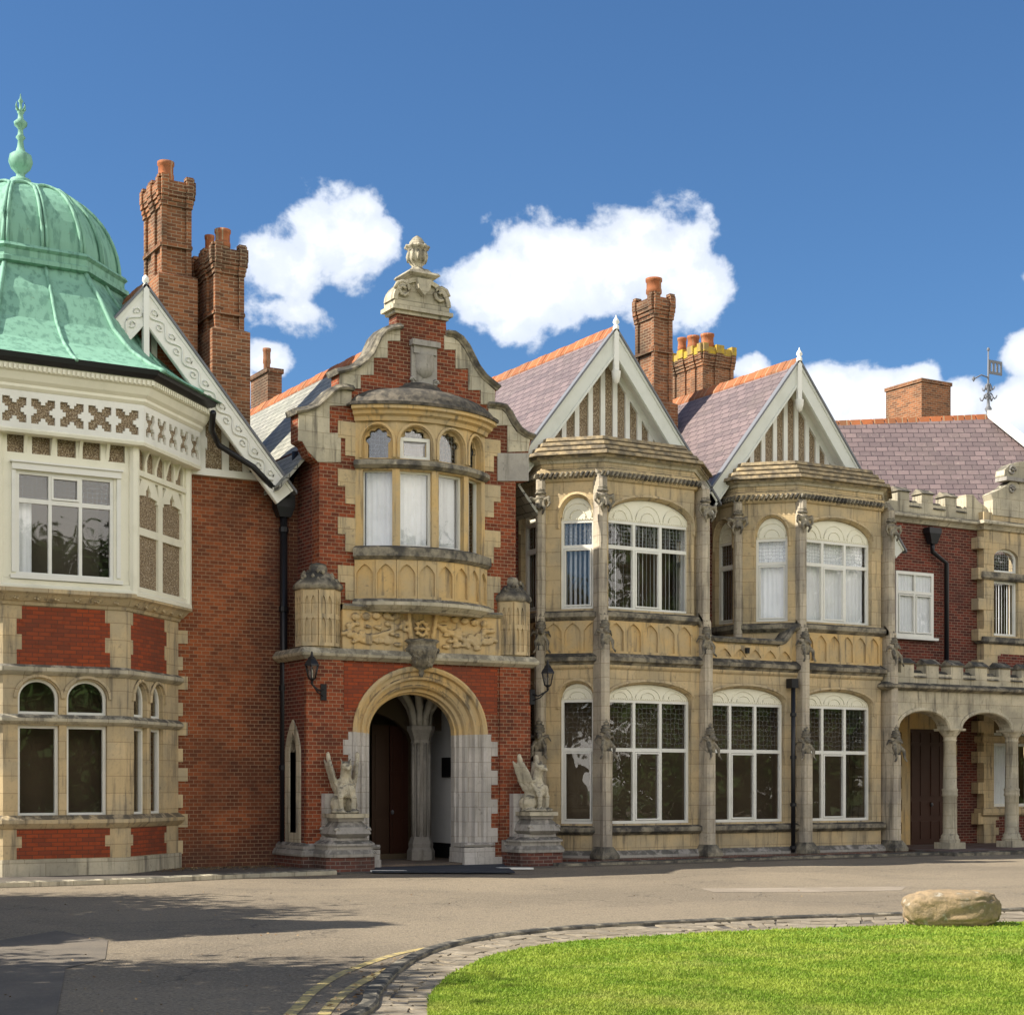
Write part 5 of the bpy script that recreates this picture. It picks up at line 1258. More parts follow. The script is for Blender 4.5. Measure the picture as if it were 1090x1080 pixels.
window(FT, X(1058,YR-.25), X(1100,YR-.25), zr(1070,858), zr(1070,791), -.1, w=.08, blind=('curtain', .55))
window(FT, X(1058,YR-.25), X(1100,YR-.25), zr(1070,783), zr(1070,762), -.1, w=.07)
part('interior_wall', MB().box(Fr(0, YR+1.2, 0), xq+.3, 45, -.1, 0, 0, 8), 'room')
z = .2; k = 0
while z < zpar0-.3:
    part('quoin', MB().box(FT, xq-(.22 if k % 2 else .006), xq+.3, -.262, .012, z, z+.31), 'stone_warm'); z += .42; k += 1
part('brick_panel', MB().poly(FT, toothed(X(1062,YR-.25), 45, zr(1070,752), zr(1070,697), .28, .12, True, False), [], -.02, .01), 'brick_right')
part('brick_panel', MB().poly(FT, toothed(X(1060,YR-.25), 45, zr(1070,895), zr(1070,868), .2, .12, True, False), [], -.02, .01), 'brick_right')
for v0, v1, mt in ((687, 680, 'stone_dark'), (620, 612, 'stone_dark'), (791, 784, 'stone_warm'), (868, 860, 'stone_warm')):
    z0, z1 = zr(1070, v0), zr(1070, v1); pl_sweep('string_course', [(xq-.02, YR+.1), (xq-.02, YR-.25), (46, YR-.25)], [(-.1, z0), (.04, z0), (.10, z0+.05), (.08, z1), (-.1, z1+.03)], mt)
z0 = zr(1045, 562); z1 = zr(1045, 545)
pl_sweep('cornice', [(28.6, YR), (xq, YR), (xq, YR-.25), (46, YR-.25)], [(-.2, zpar0-.06), (.06, zpar0-.06), (.12, zpar0+.03), (.22, zpar0+.08), (.22, zpar0+.14), (.08, zpar0+.2), (-.2, zpar0+.2)], 'stone_pale')
def crenels(F, s0, s1, z0, zc, n, dw, mw, gap, first=.0):
    b = MB(); b.box(F, s0, s1, n-dw, n, z0, z0+(zc-z0)*.45)
    s = s0+first
    cp_ = MB()
    while s < s1:
        e = min(s+mw, s1); b.box(F, s, e, n-dw, n, z0+(zc-z0)*.45, zc-.10)
        vs = [F.p(a, z, q) for a in (s-.04, e+.04) for z, q in ((zc-.11, n+.05), (zc-.10, n+.06), (zc+.04, n-dw/2), (zc-.11, n-dw-.04))]
        cp_.add(vs, [(0,1,2,3),(7,6,5,4),(0,1,5,4),(1,2,6,5),(2,3,7,6),(3,0,4,7)])
        g0, g1 = e, min(e+gap, s1)
        if g1 > g0:   # sloped weathering in the gap
            vs = [F.p(a, z, q) for a in (g0+.002, g1-.002) for z, q in ((z0+(zc-z0)*.28, n+.05), (z0+(zc-z0)*.60, n-dw*.6), (z0+(zc-z0)*.28, n-dw*.6))]
            cp_.add(vs, [(0,1,2),(5,4,3),(0,1,4,3),(1,2,5,4),(2,0,3,5)])
        s += mw+gap
    p = part('battlement', b, 'stone_pale'); part('battlement_coping', cp_, 'stone_dark', p)
crenels(FRW, 28.6, X(1027, YR), zpar0+.18, zr(985, 522), .05, .35, .42, .45, X(960,YR)-28.6-.2)
# curved end of the parapet and scrolled gable over the stone bay
zt = lambda u, v: FT.z(u, v)
part('scrolled_parapet', MB().poly(FRW, [(X(1027,YR), zpar0+.15), (X(1027,YR), zr(1030,527)), (X(1034,YR), zr(1030,526)), (X(1040,YR), zr(1030,533)), (X(1048,YR), zr(1048,540)), (X(1056,YR), zr(1048,541)), (X(1058,YR), zpar0+.15)], [], -.3, .06), 'stone_pale')
xT = X(1096, YR-.25)
hp = [(1056,548),(1056,532),(1054,526),(1061,522),(1069,518),(1074,513),(1080,512),(1084,516),(1084,512),(1070,511),(1068,506),(1069,500),(1074,495),(1082,492),(1096,490)]
lp = [(X(u, YR-.25), FT.z(u, v)) for u, v in hp]; rp_ = [(2*xT-x, z) for x, z in lp[:-1]][::-1]
part('scrolled_gable', MB().poly(FT, lp+rp_, [], -.3, .03), 'stone_pale', None, 'small scrolled stone gable over the right hand bay')
sc_ = MB()
for u, v, r_ in ((1076, 521, .13), (1076, 501, .15)):
    x, z = FT.uv(u, v); sc_.tube([FT.p(x+r_*(1-q/14)*math.cos(q*.8), z+r_*(1-q/14)*math.sin(q*.8), .05) for q in range(12)], .035, 6)
for (a, c) in (((1054, 526), (1084, 511)), ((1068, 494), (1100, 488))):
    pass
sc_.box(FT, X(1068,YR-.25), 2*xT-X(1068,YR-.25), -.3, .13, FT.z(1080,513), FT.z(1080,509))
part('carved_scroll', sc_, 'stone_grey')
fw = (X(951,YR), X(991,YR)); z0, z1 = zr(970, 678), zr(970, 609)
window(FRW, fw[0], fw[1], z0, z1, .10, [(fw[0]+fw[1])/2], [zr(970, 631)], False, w=.08, blind=('curtain', .97), cof=.025, casement=[(fw[0]+.09, (fw[0]+fw[1])/2-.03, z0+.1, zr(970,631)-.06), ((fw[0]+fw[1])/2+.03, fw[1]-.09, z0+.1, zr(970,631)-.06)])
part('window_sill', MB().box(FRW, fw[0]-.05, fw[1]+.15, -.02, .14, z0-.07, z0-.002), 'white')
part('interior_wall', MB().box(FRW, fw[0], fw[1], -.02, .004, z0, z1), 'room_mid')
dp = MB(); x0, x1 = X(988,YR), X(1003,YR); yy = YR-.16
dp.plan([(x0-.22, yy-.12), (x0+.22, yy-.12), (x0+.22, yy+.12), (x0-.22, yy+.12)], zr(990, 569), zr(990, 563)); dp.plan([(x0-.10, yy-.08), (x0+.10, yy-.08), (x0+.10, yy+.08), (x0-.10, yy+.08)], zr(990, 580), zr(990, 569), [(x0-.2, yy-.12), (x0+.2, yy-.12), (x0+.2, yy+.12), (x0-.2, yy+.12)])
dp.tube([(x0, yy, zr(990, 578)), (x0, yy, zr(990, 588)), (x1, yy, zr(1000, 600)), (x1, yy, 4.2)], .065, 8); part('drainpipe', dp, 'black')
dp = MB(); xx = X(950, 31.6); dp.tube([(xx+.1, 31.7, zb_(560)), (xx, 31.8, zb_(575)), (xx, 31.8, 4.9)], .05, 8); part('drainpipe', dp, 'black')
# right roof
yA, yB_ = 38.0, 35.6; xA_, xB_ = X(880, yA), X(1050, yB_); zA_, zB_ = Z(896, 452, yA), Z(1048, 442, yB_)
b = MB(); ex = 4.2; xC = xB_+ex*.62
Dd = Vector((-.9, -3.4, -4.6)); Av = Vector((xA_, yA, zA_)); Bv = Vector((xB_, yB_, zB_)); Cv = Bv+Dd+(Bv-Av)*.55
b.add([tuple(Av), tuple(Bv), tuple(Cv), tuple(Av+Dd), (xA_, yA+8, 7.9), (Cv.x+2, yB_+6, 7.9)], [(0,1,2,3), (0,3,4), (1,5,2), (0,4,5,1)])
rr = part('roof', b, 'slate', None, 'purple slate roof behind the battlements')
rt = MB(); N = 14
for k in range(N):
    t0, t1 = k/N, (k+1)/N-.01; p0 = Vector((xA_, yA, zA_)).lerp(Vector((xB_, yB_, zB_)), t0); p1 = Vector((xA_, yA, zA_)).lerp(Vector((xB_, yB_, zB_)), t1)
    rt.add([(p.x, p.y+dy, p.z+dz) for p in (p0, p1) for dy, dz in ((-.14, -.22), (-.05, .04), (.05, .04), (.14, -.22))], [(0,1,2,3),(7,6,5,4),(0,1,5,4),(1,2,6,5),(2,3,7,6),(3,0,4,7)])
part('ridge_tiles', rt, 'ridge', rr)
vb = MB(); p0, p1 = Vector((xB_, yB_-.1, zB_+.05)), Cv+Vector((0,-.1,.08)); d = (p1-p0); 
vb.add([tuple(p+Vector((dx, dy, dz))) for p in (p0, p1) for dx, dy, dz in ((-.16,-.1,-.16),(-.16,-.1,.06),(.16,-.05,.10),(.16,-.05,-.14))], [(0,1,2,3),(7,6,5,4),(0,1,5,4),(1,2,6,5),(2,3,7,6),(3,0,4,7)]); part('hip_board', vb, 'white', rr)
# portico
YQ = 29.85; FQ = Fr(0, YQ, 0); zq = lambda u, v, n=0: FQ.z(u, v, n)
xs0 = X(950, YQ)+.1; col = [X(1017, YQ), X(1083, YQ)]; stp_ = col[1]-col[0]; cols = [col[0]-stp_]+col+[col[1]+stp_, col[1]+2*stp_, col[1]+3*stp_]
zcap = zq(1017, 776); zap_ = zq(1017, 758); ztop = zq(1017, 734)
hl = []
hl.append(opening(xs0+.12, col[0]-.26, 0, zcap, zap_, 16)); 
outerp = [(xs0, zcap), (xs0, ztop), (cols[-1]+.3, ztop), (cols[-1]+.3, zcap)]
edge = []
for i in range(len(cols)-1, 0, -1):
    a = (cols[i-1]+.24) if i > 1 else xs0+.12; c = cols[i]-.24
    edge += [(c, zcap)]+arch(a, c, zcap, zap_, 16)[::-1][1:-1]+[(a, zcap)]
part('portico_wall', MB().poly(FQ, outerp+edge, [], -.38, 0), 'stone_pale')
ar_ = MB()
for i in range(1, len(cols)):
    a = (cols[i-1]+.24) if i > 1 else xs0+.12; c = cols[i]-.24; ar_.sweep(arch(a, c, zcap, zap_, 16), [(-.10, 0), (-.10, .02), (-.03, .035), (.0, .0)], FQ)
part('arch_mould', ar_, 'stone_pale')
pl_sweep('string_course', [(xs0-.3, YQ+.2), (xs0-.3, YQ), (cols[-1]+.3, YQ)], [(-.2, ztop-.06), (.05, ztop-.06), (.16, ztop), (.16, ztop+.06), (0, ztop+.14), (-.2, ztop+.14)], 'stone_dark')
crenels(FQ, xs0-.25, cols[-1]+.3, ztop+.1, zq(1017, 704), .02, .34, .42, .42, .42)
part('portico_roof', MB().plan([(xs0, YQ+.3), (cols[-1], YQ+.3), (cols[-1], YR), (xs0, YR)], ztop-.05, ztop+.05), 'lead')
part('portico_ceiling', MB().plan([(xs0, YQ+.38), (cols[-1], YQ+.38), (cols[-1], YR-.01), (xs0, YR-.01)], zap_+.12, zap_+.2), 'plaster')
for x in cols[1:]:
    c = MB(); y = YQ+.19; z0 = .10
    sq(c, x, y, .27, z0, .27, z0+.16); hh_ = zcap-z0
    c.lathe(x, y, [(.25, z0+.16), (.26, z0+.22), (.22, z0+.27), (.23, z0+.31), (.19, z0+.36), (.178, z0+.40), (.175, z0+1.30), (.205, z0+1.33), (.19, z0+1.38), (.19, z0+1.44), (.205, z0+1.48), (.172, z0+1.52), (.155, zcap-.30), (.18, zcap-.28), (.16, zcap-.25), (.17, zcap-.18), (.25, zcap-.08), (.27, zcap-.04)], 20)
    sq(c, x, y, .27, zcap-.04, .28, zcap+.02); part('column', c, 'stone_grey' if False else 'stone_pale')
# lower door wall inside portico
YD = YR-.04; FDW = Fr(0, YD, 0); d0, d1 = X(968,YD), X(1010,YD); dz0, dz1 = .10, FDW.z(990, 776)
sur = MB(); sur.poly(FDW, toothed(d0-.42, d1+.28, .1, dz1+.45, .3, .12), [rect(d0, d1, .1, dz1)], -.02, .03); part('door_surround', sur, 'stone_gold')
dd = MB(); dd.box(FDW, d0, d1, -.03, -.005, dz0, dz1); mid = (d0+d1)/2
for a, c in ((d0+.05, mid-.03), (mid+.03, d1-.05)):
    for z0_, z1_ in ((dz0+.15, dz0+.62), (dz0+.78, dz0+1.15), (dz0+1.3, dz1-.45), (dz1-.36, dz1-.10)):
        w3 = (c-a)/2
        for q in range(2): dd.box(FDW, a+q*w3+.02, a+(q+1)*w3-.02, -.01, .015, z0_, z1_)
o = part('door', dd, 'door', None, 'dark brown panelled double door under the portico')
kb = MB(); kb.lathe(mid+.05, YD-.05, [(.01, 1.12), (.035, 1.15), (.035, 1.19), (.01, 1.22)], 8); part('handle', kb, 'lead', o)
# ------------------------------------------------------------------ left drainpipe
dp = MB(); x = X(303, 31.0); y = 31.05; z1 = Z(303, 548, y)
dp.tube([(x, y, .1), (x, y, z1)], .075, 10)
for z in (.4, 2.0, 3.6, 5.2, 6.8): dp.lathe(x, y, [(.10, z), (.10, z+.1)], 10, False)
dp.plan([(x-.12, y-.1), (x+.12, y-.1), (x+.12, y+.1), (x-.12, y+.1)], z1-.05, z1+.15, [(x-.2, y-.12), (x+.2, y-.12), (x+.2, y+.12), (x-.2, y+.12)]); dp.plan([(x-.2, y-.12), (x+.2, y-.12), (x+.2, y+.12), (x-.2, y+.12)], z1+.15, z1+.5)
dp.tube([(x, y, z1+.4), (x+.25, y, z1+.9), (x+.25, y, z1+1.3)], .07, 8); part('drainpipe', dp, 'black')
dp = MB(); ya = 29.0; pts = [(X(233,29.3), 29.6, Z(233,440,29.6)), (X(229,30.3), 30.5, Z(229,458,30.5)), (X(234,30.8), 30.85, Z(234,474,30.85)), (X(270,30.5), 30.5, Z(270,497,30.5)), (X(300,30.6), 30.8, Z(300,525,30.8))]
dp.tube(pts, .06, 8); part('drainpipe', dp, 'black')

# ------------------------------------------------------------------ chimneys
def chimney(name, uL, uC, uR, vt, Y, zbase, vstep=None, pots=(), style=1, mat='brick_chim', label=None, lichen=False):
    x0, x1 = X(uC, Y), X(uR, Y); yb = YX(uL, x0); zt = Z((uC+uR)/2, vt, Y)
    F = Fr(x0, Y, 0); W_, D_ = x1-x0, yb-Y; b = MB()
    def ring(e, z0, z1, e2=None):
        e2 = e if e2 is None else e2; P = lambda q: [(x0-q, Y-q), (x1+q, Y-q), (x1+q, yb+q), (x0-q, yb+q)]; b.plan(P(e), z0, z1, P(e2))
    if style == 0:
        ring(0, zbase, zt-.12); ring(.04, zt-.12, zt)
    else:
        zs = zt-1.5
        zst = Z(uC, vstep, Y) if vstep else zbase
        ring(.10, zbase, zst); ring(.10, zst, zst+.08, -.05)
        ring(-.06, zst, zt-.5)
        # corner and middle strips that stand proud of the shaft
        nx, ny = max(1, round(W_/.62)), max(1, round(D_/.62)); pw = .12
        def strips(F2, L, N, e_=0):
            for k in range(N+1):
                c = k*L/N; a = max(0, c-pw)+e_; e = min(L, c+pw)-e_
                b.box(F2, a, e, -.08, -e_, zst+.02, zt-.55-e_)
                for q, (o_, h0) in enumerate(((.03, .62), (.055, .52), (.085, .42), (.10, .30))): b.box(F2, a-.02+e_, e+.02-e_, -.1, o_-e_, zt-h0+e_, (zt-.02 if q == 3 else zt-h0+.13)-e_)
                b.box(F2, a-.02+e_, e+.02-e_, -.1, .07-e_, zt-.05, zt+.05-e_)
            b.box(F2, e_, L-e_, -.05, .03-e_, zs+e_, zs+.08-e_)
            for q, (o_, h0) in enumerate(((-.02, .60), (.01, .50), (.04, .40), (.06, .30))): b.box(F2, e_, L-e_, -.15, o_-e_, zt-h0+e_, (zt-h0+.12 if q < 3 else zt-.08)-e_)
        strips(Fr(x0, Y, 0), W_, nx); strips(Fr(x1, Y, 90), D_, ny, .005); strips(Fr(x1, yb, 180), W_, nx); strips(Fr(x0, yb, -90), D_, ny, .005)
        ring(-.1, zt-.5, zt-.1)
    ch = part('chimney', b, mat, None, label)
    if lichen:
        cb2 = MB()
        for F2, L, N in ((Fr(x0, Y, 0), W_, nx), (Fr(x0, yb, -90), D_, ny)):
            for k in range(N+1):
                c = k*L/N; cb2.box(F2, max(0, c-pw)-.03, min(L, c+pw)+.03, -.12, .112+.002*(F2.ang < 0), zt-.20, zt+.06)
            cb2.box(F2, -.02, L+.02, -.16, .072+.002*(F2.ang < 0), zt-.24, zt-.03)
        part('chimney_cap', cb2, stone_mat('yellow_lichen', (.50,.34,.035), (.30,.21,.09), ashlar=False, lichen=.3, sc=4), ch, 'yellow lichened chimney cap')
    for (pu, pv0, pv1, pw_) in pots:
        yy = (Y+yb)/2 if len(pots) == 1 else Y+.2+(yb-Y-.4)*(1-pots.index((pu, pv0, pv1, pw_))/(max(1, len(pots)-1))) if style else (Y+yb)/2
        xx = X(pu, yy); r_ = (X(pu+pw_/2, yy)-X(pu-pw_/2, yy))/2*.92; z1 = Z(pu, pv1, yy)
        pt = MB(); pt.lathe(xx, yy, [(r_*.8, zt-.12), (r_*.8, z1-.42), (r_*.95, z1-.38), (r_*.95, z1-.30), (r_*.88, z1-.26), (r_*.88, z1-.10), (r_, z1-.07), (r_, z1), (r_*.7, z1), (r_*.7, z1-.1)], 14); part('chimney_pot', pt, 'ridge', ch)
    return ch
chimney('c', 153, 172, 204, 190, 34.5, 6, 292, [(176.5, 190, 173, 19)], label='tall brick chimney behind the dome')
chimney('c', 207, 229, 260, 262, 34.0, 6, 350, [(223, 262, 251, 11), (237, 262, 245, 18)], label='tall brick chimney beside the white gable')
chimney('c', 267, 285, 300, 392, 40, 6, None, [(284, 392, 371, 9)], 0)
chimney('c', 676, 696, 716, 314, 35, 6, 428, [(696, 312, 297, 16)], label='slender brick chimney between the two slate roofs')
chimney('c', 716, 748, 781, 370, 41, 6, None, [(726, 370, 360, 9), (738, 370, 358, 12), (753, 370, 356, 13)], label='broad brick chimney with yellow lichen on its cap', lichen=True)
chimney('c', 943, 981, 1012, 405, 41, 6, None, [], 0, label='plain square brick chimney on the right hand roof')

# ================================================================== things
# winged beast statues on their pedestals
gr_items = [('e', (.11, .08, .19), (.115, .19, .18)), ('e', (-.11, .08, .19), (.115, .19, .18)), ('c', (0, .12, .22), (0, -.03, .62), .17, .135), ('e', (0, -.08, .52), (.13, .11, .18)),
            ('c', (0, -.04, .66), (0, -.10, .86), .10, .09), ('e', (0, -.13, .92), (.095, .12, .10)), ('c', (0, -.22, .91), (0, -.28, .86), .05, .025), ('c', (.06, -.10, .99), (.08, -.06, 1.08), .03, .012), ('c', (-.06, -.10, .99), (-.08, -.06, 1.08), .03, .012),
            ('c', (.10, -.10, .52), (.11, -.20, .30), .06, .05), ('c', (.11, -.20, .30), (.10, -.19, .05), .05, .045), ('c', (-.10, -.10, .52), (-.12, -.22, .30), .06, .05), ('c', (-.12, -.22, .30), (-.10, -.19, .05), .05, .045),
            ('e', (.10, -.24, .04), (.06, .10, .045)), ('e', (-.10, -.24, .04), (.06, .10, .045)), ('e', (.17, -.06, .04), (.06, .13, .045)), ('e', (-.17, -.06, .04), (.06, .13, .045)),
            ('e', (.02, -.20, .44), (.12, .045, .14)), ('c', (.10, .22, .1), (.20, .28, .25), .04, .025),
            ('e', (0, .02, .02), (.23, .30, .03))]
for sg in (-1, 1):
    for k in range(9):
        t = k/8; w_ = .115*(1-.35*t)*(.55+.9*math.sin(math.pi*min(1, t*1.0+.12)))
        gr_items.append(('e', (sg*(.15+.10*t), .07+.10*t, .50+.62*t), (.035, w_*1.25, .10), sg*12))
    for k in range(4): gr_items.append(('c', (sg*(.17+.02*k), .16+.03*k, .50+.10*k), (sg*(.25+.012*k), .20+.03*k, .96+.03*k), .028, .02))
gmesh = blob_mesh('griffin_body', gr_items, .018, M['stone_pale'], 2)
def griffin(u, v, rz, label, plabel):
    Yb = 29.42; x = X(u, Yb); pz = Z(u, 892, Yb)+.0
    ped = thing('stone_pedestal', plabel, 'pedestal', (x, Yb, 0), 'pedestals of the winged beasts')
    b = MB(); b.plan([(x-.52, YP-.12), (x-.52, Yb-.22), (x-.36, Yb-.38), (x+.36, Yb-.38), (x+.52, Yb-.22), (x+.52, YP-.12)], 0, .30); part('brick_base', b, 'brick_plinth', ped)
    b = MB(); P0 = [(x-.52, YP-.13), (x-.52, Yb-.22), (x-.36, Yb-.38), (x+.36, Yb-.38), (x+.52, Yb-.22), (x+.52, YP-.13)]
    for o0, o1, z0, z1 in ((.03, .04, .30, .36), (.04, -.02, .36, .44), (-.04, -.04, .44, .52), (.0, .0, .52, .56), (-.0, -.10, .56, .62), (-.12, -.14, .62, .68)):
        b.plan(offs(P0, o0), z0, z1-.001, offs(P0, o1))
    part('stone_base', b, 'stone_grey', ped)
    b = MB(); yc = Yb+.02
    for (h0, z0, h1, z1) in ((.30, .68, .38, .75), (.38, .75, .33, .88), (.33, .88, .24, .99), (.27, .99, .28, 1.06)): sq(b, x, yc, h0, z0, h1, z1-.001)
    for sx_ in (-1, 1):
        for sy_ in (-1, 1): b.tube([(x+sx_*(.33+.05*math.cos(q*.8)), yc+sy_*.33, .81+.05*math.sin(q*.8)) for q in range(8)], .035, 5)
    part('scrolled_block', b, 'stone_grey', ped)
    b = MB(); sq(b, x, yc, .345, 1.06, .345, 1.14); part('slab', b, 'stone_pale', ped)
    o = link('griffin_statue', gmesh); o.location = (x, yc+.02, 1.138); o.rotation_euler = (0, 0, R(rz)); o.scale = (1.18, 1.1, 1.0)
    tag(o, label, 'statue', 'stone winged beasts guarding the entrance')
griffin(368, 868, -12, 'seated stone winged beast on the pedestal left of the entrance arch', 'scrolled stone pedestal left of the entrance arch')
griffin(570.5, 868, 22, 'seated stone winged beast on the pedestal right of the entrance arch', 'scrolled stone pedestal right of the entrance arch')
for (a, c, yy, zt) in ((X(341,YP)+.0, X(351,YP), YP-.16, Z(346, 863, YP)), (X(541,YP), X(551,YP), YP-.16, Z(546, 862, YP))):
    b = MB(); b.box(Fr(0, yy, 0), a, c+.2, -.14, .06, .56, zt+.35); o = b.build('stone_block', M['stone_blue'], house)
# lanterns
def lantern(x, y, z, wx, wy, label):
    t = thing('wall_lantern', label, 'lantern', (x, y, z), 'black lanterns beside the porch'); q = .70
    b = MB(); H = lambda r, zz: (r*q, z+zz*q)
    b.lathe(x, y, [H(.03, -.42), H(.05, -.36), H(.03, -.33), H(.10, -.28), H(.11, -.25)], 6, False)
    b.lathe(x, y, [H(.23, .10), H(.22, .14), H(.14, .26), H(.12, .27), H(.12, .31), H(.05, .36), H(.04, .42), H(.015, .50)], 6, False)
    for k in range(6):
        a = k*math.pi/3; b.tube([(x+.105*q*math.cos(a), y+.105*q*math.sin(a), z-.26*q), (x+.195*q*math.cos(a), y+.195*q*math.sin(a), z+.11*q)], .012, 5)
    b.tube([(wx, wy, z-.36), (wx+(x-wx)*.4, wy+(y-wy)*.4, z-.40), (x, y, z-.42*q)], .018, 6); b.tube([(wx, wy, z-.5), (wx+(x-wx)*.5, wy+(y-wy)*.5, z-.44), (x, y, z-.40*q)], .013, 6)
    b.box(Fr(wx, wy+.01, 0), -.06, .06, 0, .03, z-.58, z-.26)
    part('lantern_frame', b, 'black', t)
    g = MB(); g.lathe(x, y, [H(.10, -.25), H(.185, .10)], 6, False); part('lantern_glass', g, 'lantern_glass', t)
    c = MB(); c.lathe(x, y, [(.02, z-.17), (.02, z-.04), (.01, z)], 8); part('candle', c, 'cream', t)
lantern(X(332, YP-.35), YP-.35, Z(332, 712, YP-.35), X(338,YP)+.1, YP-.06, 'black hexagonal wall lantern on the left brick pilaster of the porch')
lantern(X(583, YP-.35), YP-.35, Z(583, 720, YP-.35), X(565,YP), YP-.06, 'black hexagonal wall lantern right of the porch beside the tall bay')
# plaque inside the porch, mat, entrance light marks
Fpl = Fr(V1-.02, YB, -90); ya, yb2 = YX(483.5, V1), YX(473, V1); s0, s1 = YB-yb2, YB-ya
b = MB(); b.box(Fpl, s0, s1, .0, .05, CAMH+(HOR-827)*dep(V1, (ya+yb2)/2)/FPX, CAMH+(HOR-806)*dep(V1, (ya+yb2)/2)/FPX); o = b.build('wall_plaque', M['black']); tag(o, 'small dark framed plaque on the white wall inside the porch', 'plaque')
b = MB(); mt_ = patch('ramp_mat', (.045,.05,.06), (.035,.04,.05)); q = [gnd(396, 929.5), gnd(548, 930), gnd(520, 911), gnd(398, 909)]
b.plan([tuple(p) for p in q], .021, .05); tag(b.build('door_mat', mt_), 'dark grey ramp mat lying in front of the entrance arch', 'mat')
for (u0, u1, v) in ((398, 433, 929), (532, 568, 926)):
    b = MB(); a = gnd(u0, v); c = gnd(u1, v); b.plan([(a[0], a[1]), (c[0], c[1]), (c[0], c[1]+.16), (a[0], a[1]+.16)], .02, .055); struct(b.build('kerb', M['white']))
# leaf litter at the foot of the walls and kerbs
b = MB(); rl = random.Random(9); vs = []; fs = []
for i in range(2600):
    k = rl.random()
    if k < .55: x = rl.uniform(18.4, 29.2); y = 29.75-abs(rl.gauss(0, .28)); z = .024
    elif k < .8: x = rl.uniform(9.8, 13.0); y = 31.0-abs(rl.gauss(0, .55)); z = .08
    else: p = OUTG[rl.randrange(len(OUTG))]; x = p[0]-rl.gauss(.05, .15); y = p[1]+abs(rl.gauss(.12, .12)); z = .004
    if k < .8 and k >= .55 and y < 31.2-(x > 12.4)*0 and x < 11: z = .08
    s_ = rl.uniform(.012, .035); a = rl.uniform(0, 6.28); dx, dy = math.cos(a)*s_, math.sin(a)*s_; j = len(vs)
    vs += [(x-dx, y-dy, z), (x+dy*.6, y-dx*.6, z+rl.uniform(.003, .02)), (x+dx, y+dy, z+rl.uniform(0, .015)), (x-dy*.6, y+dx*.6, z+.002)]; fs.append((j, j+1, j+2, j+3))
for i in range(260):
    x, y = gnd(rl.uniform(-20, 1110), rl.uniform(938, 1085), .0); s_ = rl.uniform(.008, .022); a = rl.uniform(0, 6.28); dx, dy = math.cos(a)*s_, math.sin(a)*s_; j = len(vs)
    vs += [(x-dx, y-dy, .002), (x+dy*.6, y-dx*.6, rl.uniform(.004, .02)), (x+dx, y+dy, rl.uniform(.003, .015)), (x-dy*.6, y+dx*.6, .002)]; fs.append((j, j+1, j+2, j+3))
b.add(vs, fs); m, t = newmat('dead_leaves'); n = t.noise(t.obj, 8, 2); fin(t, t.mix(t.ramp(n, .4, .6), (.16,.09,.035), (.30,.22,.12)), .8)
o = b.build('leaf_litter', m); o['kind'] = 'stuff'; o['label'] = 'dry brown leaf litter along the foot of the walls and the kerb'
# weather vane
Yv = yB_; xv = X(1052, Yv); z0 = Z(1052, 443, Yv); z1 = Z(1052, 372, Yv); h = z1-z0
t = thing('weather_vane', 'dark iron weather vane with pierced flag on the right hand ridge', 'weather vane', (xv, Yv, z0))
b = MB(); b.tube([(xv, Yv, z0-.1), (xv, Yv, z1)], [.05, .018], 8)
b.lathe(xv, Yv, [(.09, z0), (.05, z0+.1), (.11, z0+.22), (.05, z0+.32), (.04, z0+.5), (.10, z0+.58), (.04, z0+.66)], 8); b.lathe(xv, Yv, [(.02, z1-.06), (.05, z1), (.02, z1+.06)], 8)
for k in range(4):
    a = k*math.pi/2+.3
    for zz, r_ in ((.42, .24), (.62, .17)): b.tube([(xv+math.cos(a)*r_*q/6, Yv+math.sin(a)*r_*q/6, z0+zz*h*.7+.10*math.sin(q*.9)) for q in range(8)], .022, 5)
b.tube([(xv-.62, Yv, z0+h*.52), (xv-.3, Yv, z0+h*.60), (xv, Yv, z0+h*.58)], .022, 5); b.lathe(xv-.62, Yv, [(.01, z0+h*.52-.08), (.06, z0+h*.52), (.01, z0+h*.52+.08)], 6)
part('spindle', b, 'lead', t)
b = MB(); b.poly(Fr(xv, Yv, 0), rect(.03, .58, z0+h*.64, z0+h*.85), [rect(.10, .18, z0+h*.68, z0+h*.81), rect(.26, .34, z0+h*.68, z0+h*.81), rect(.42, .50, z0+h*.68, z0+h*.81)], -.012, .012); part('flag', b, 'lead', t)

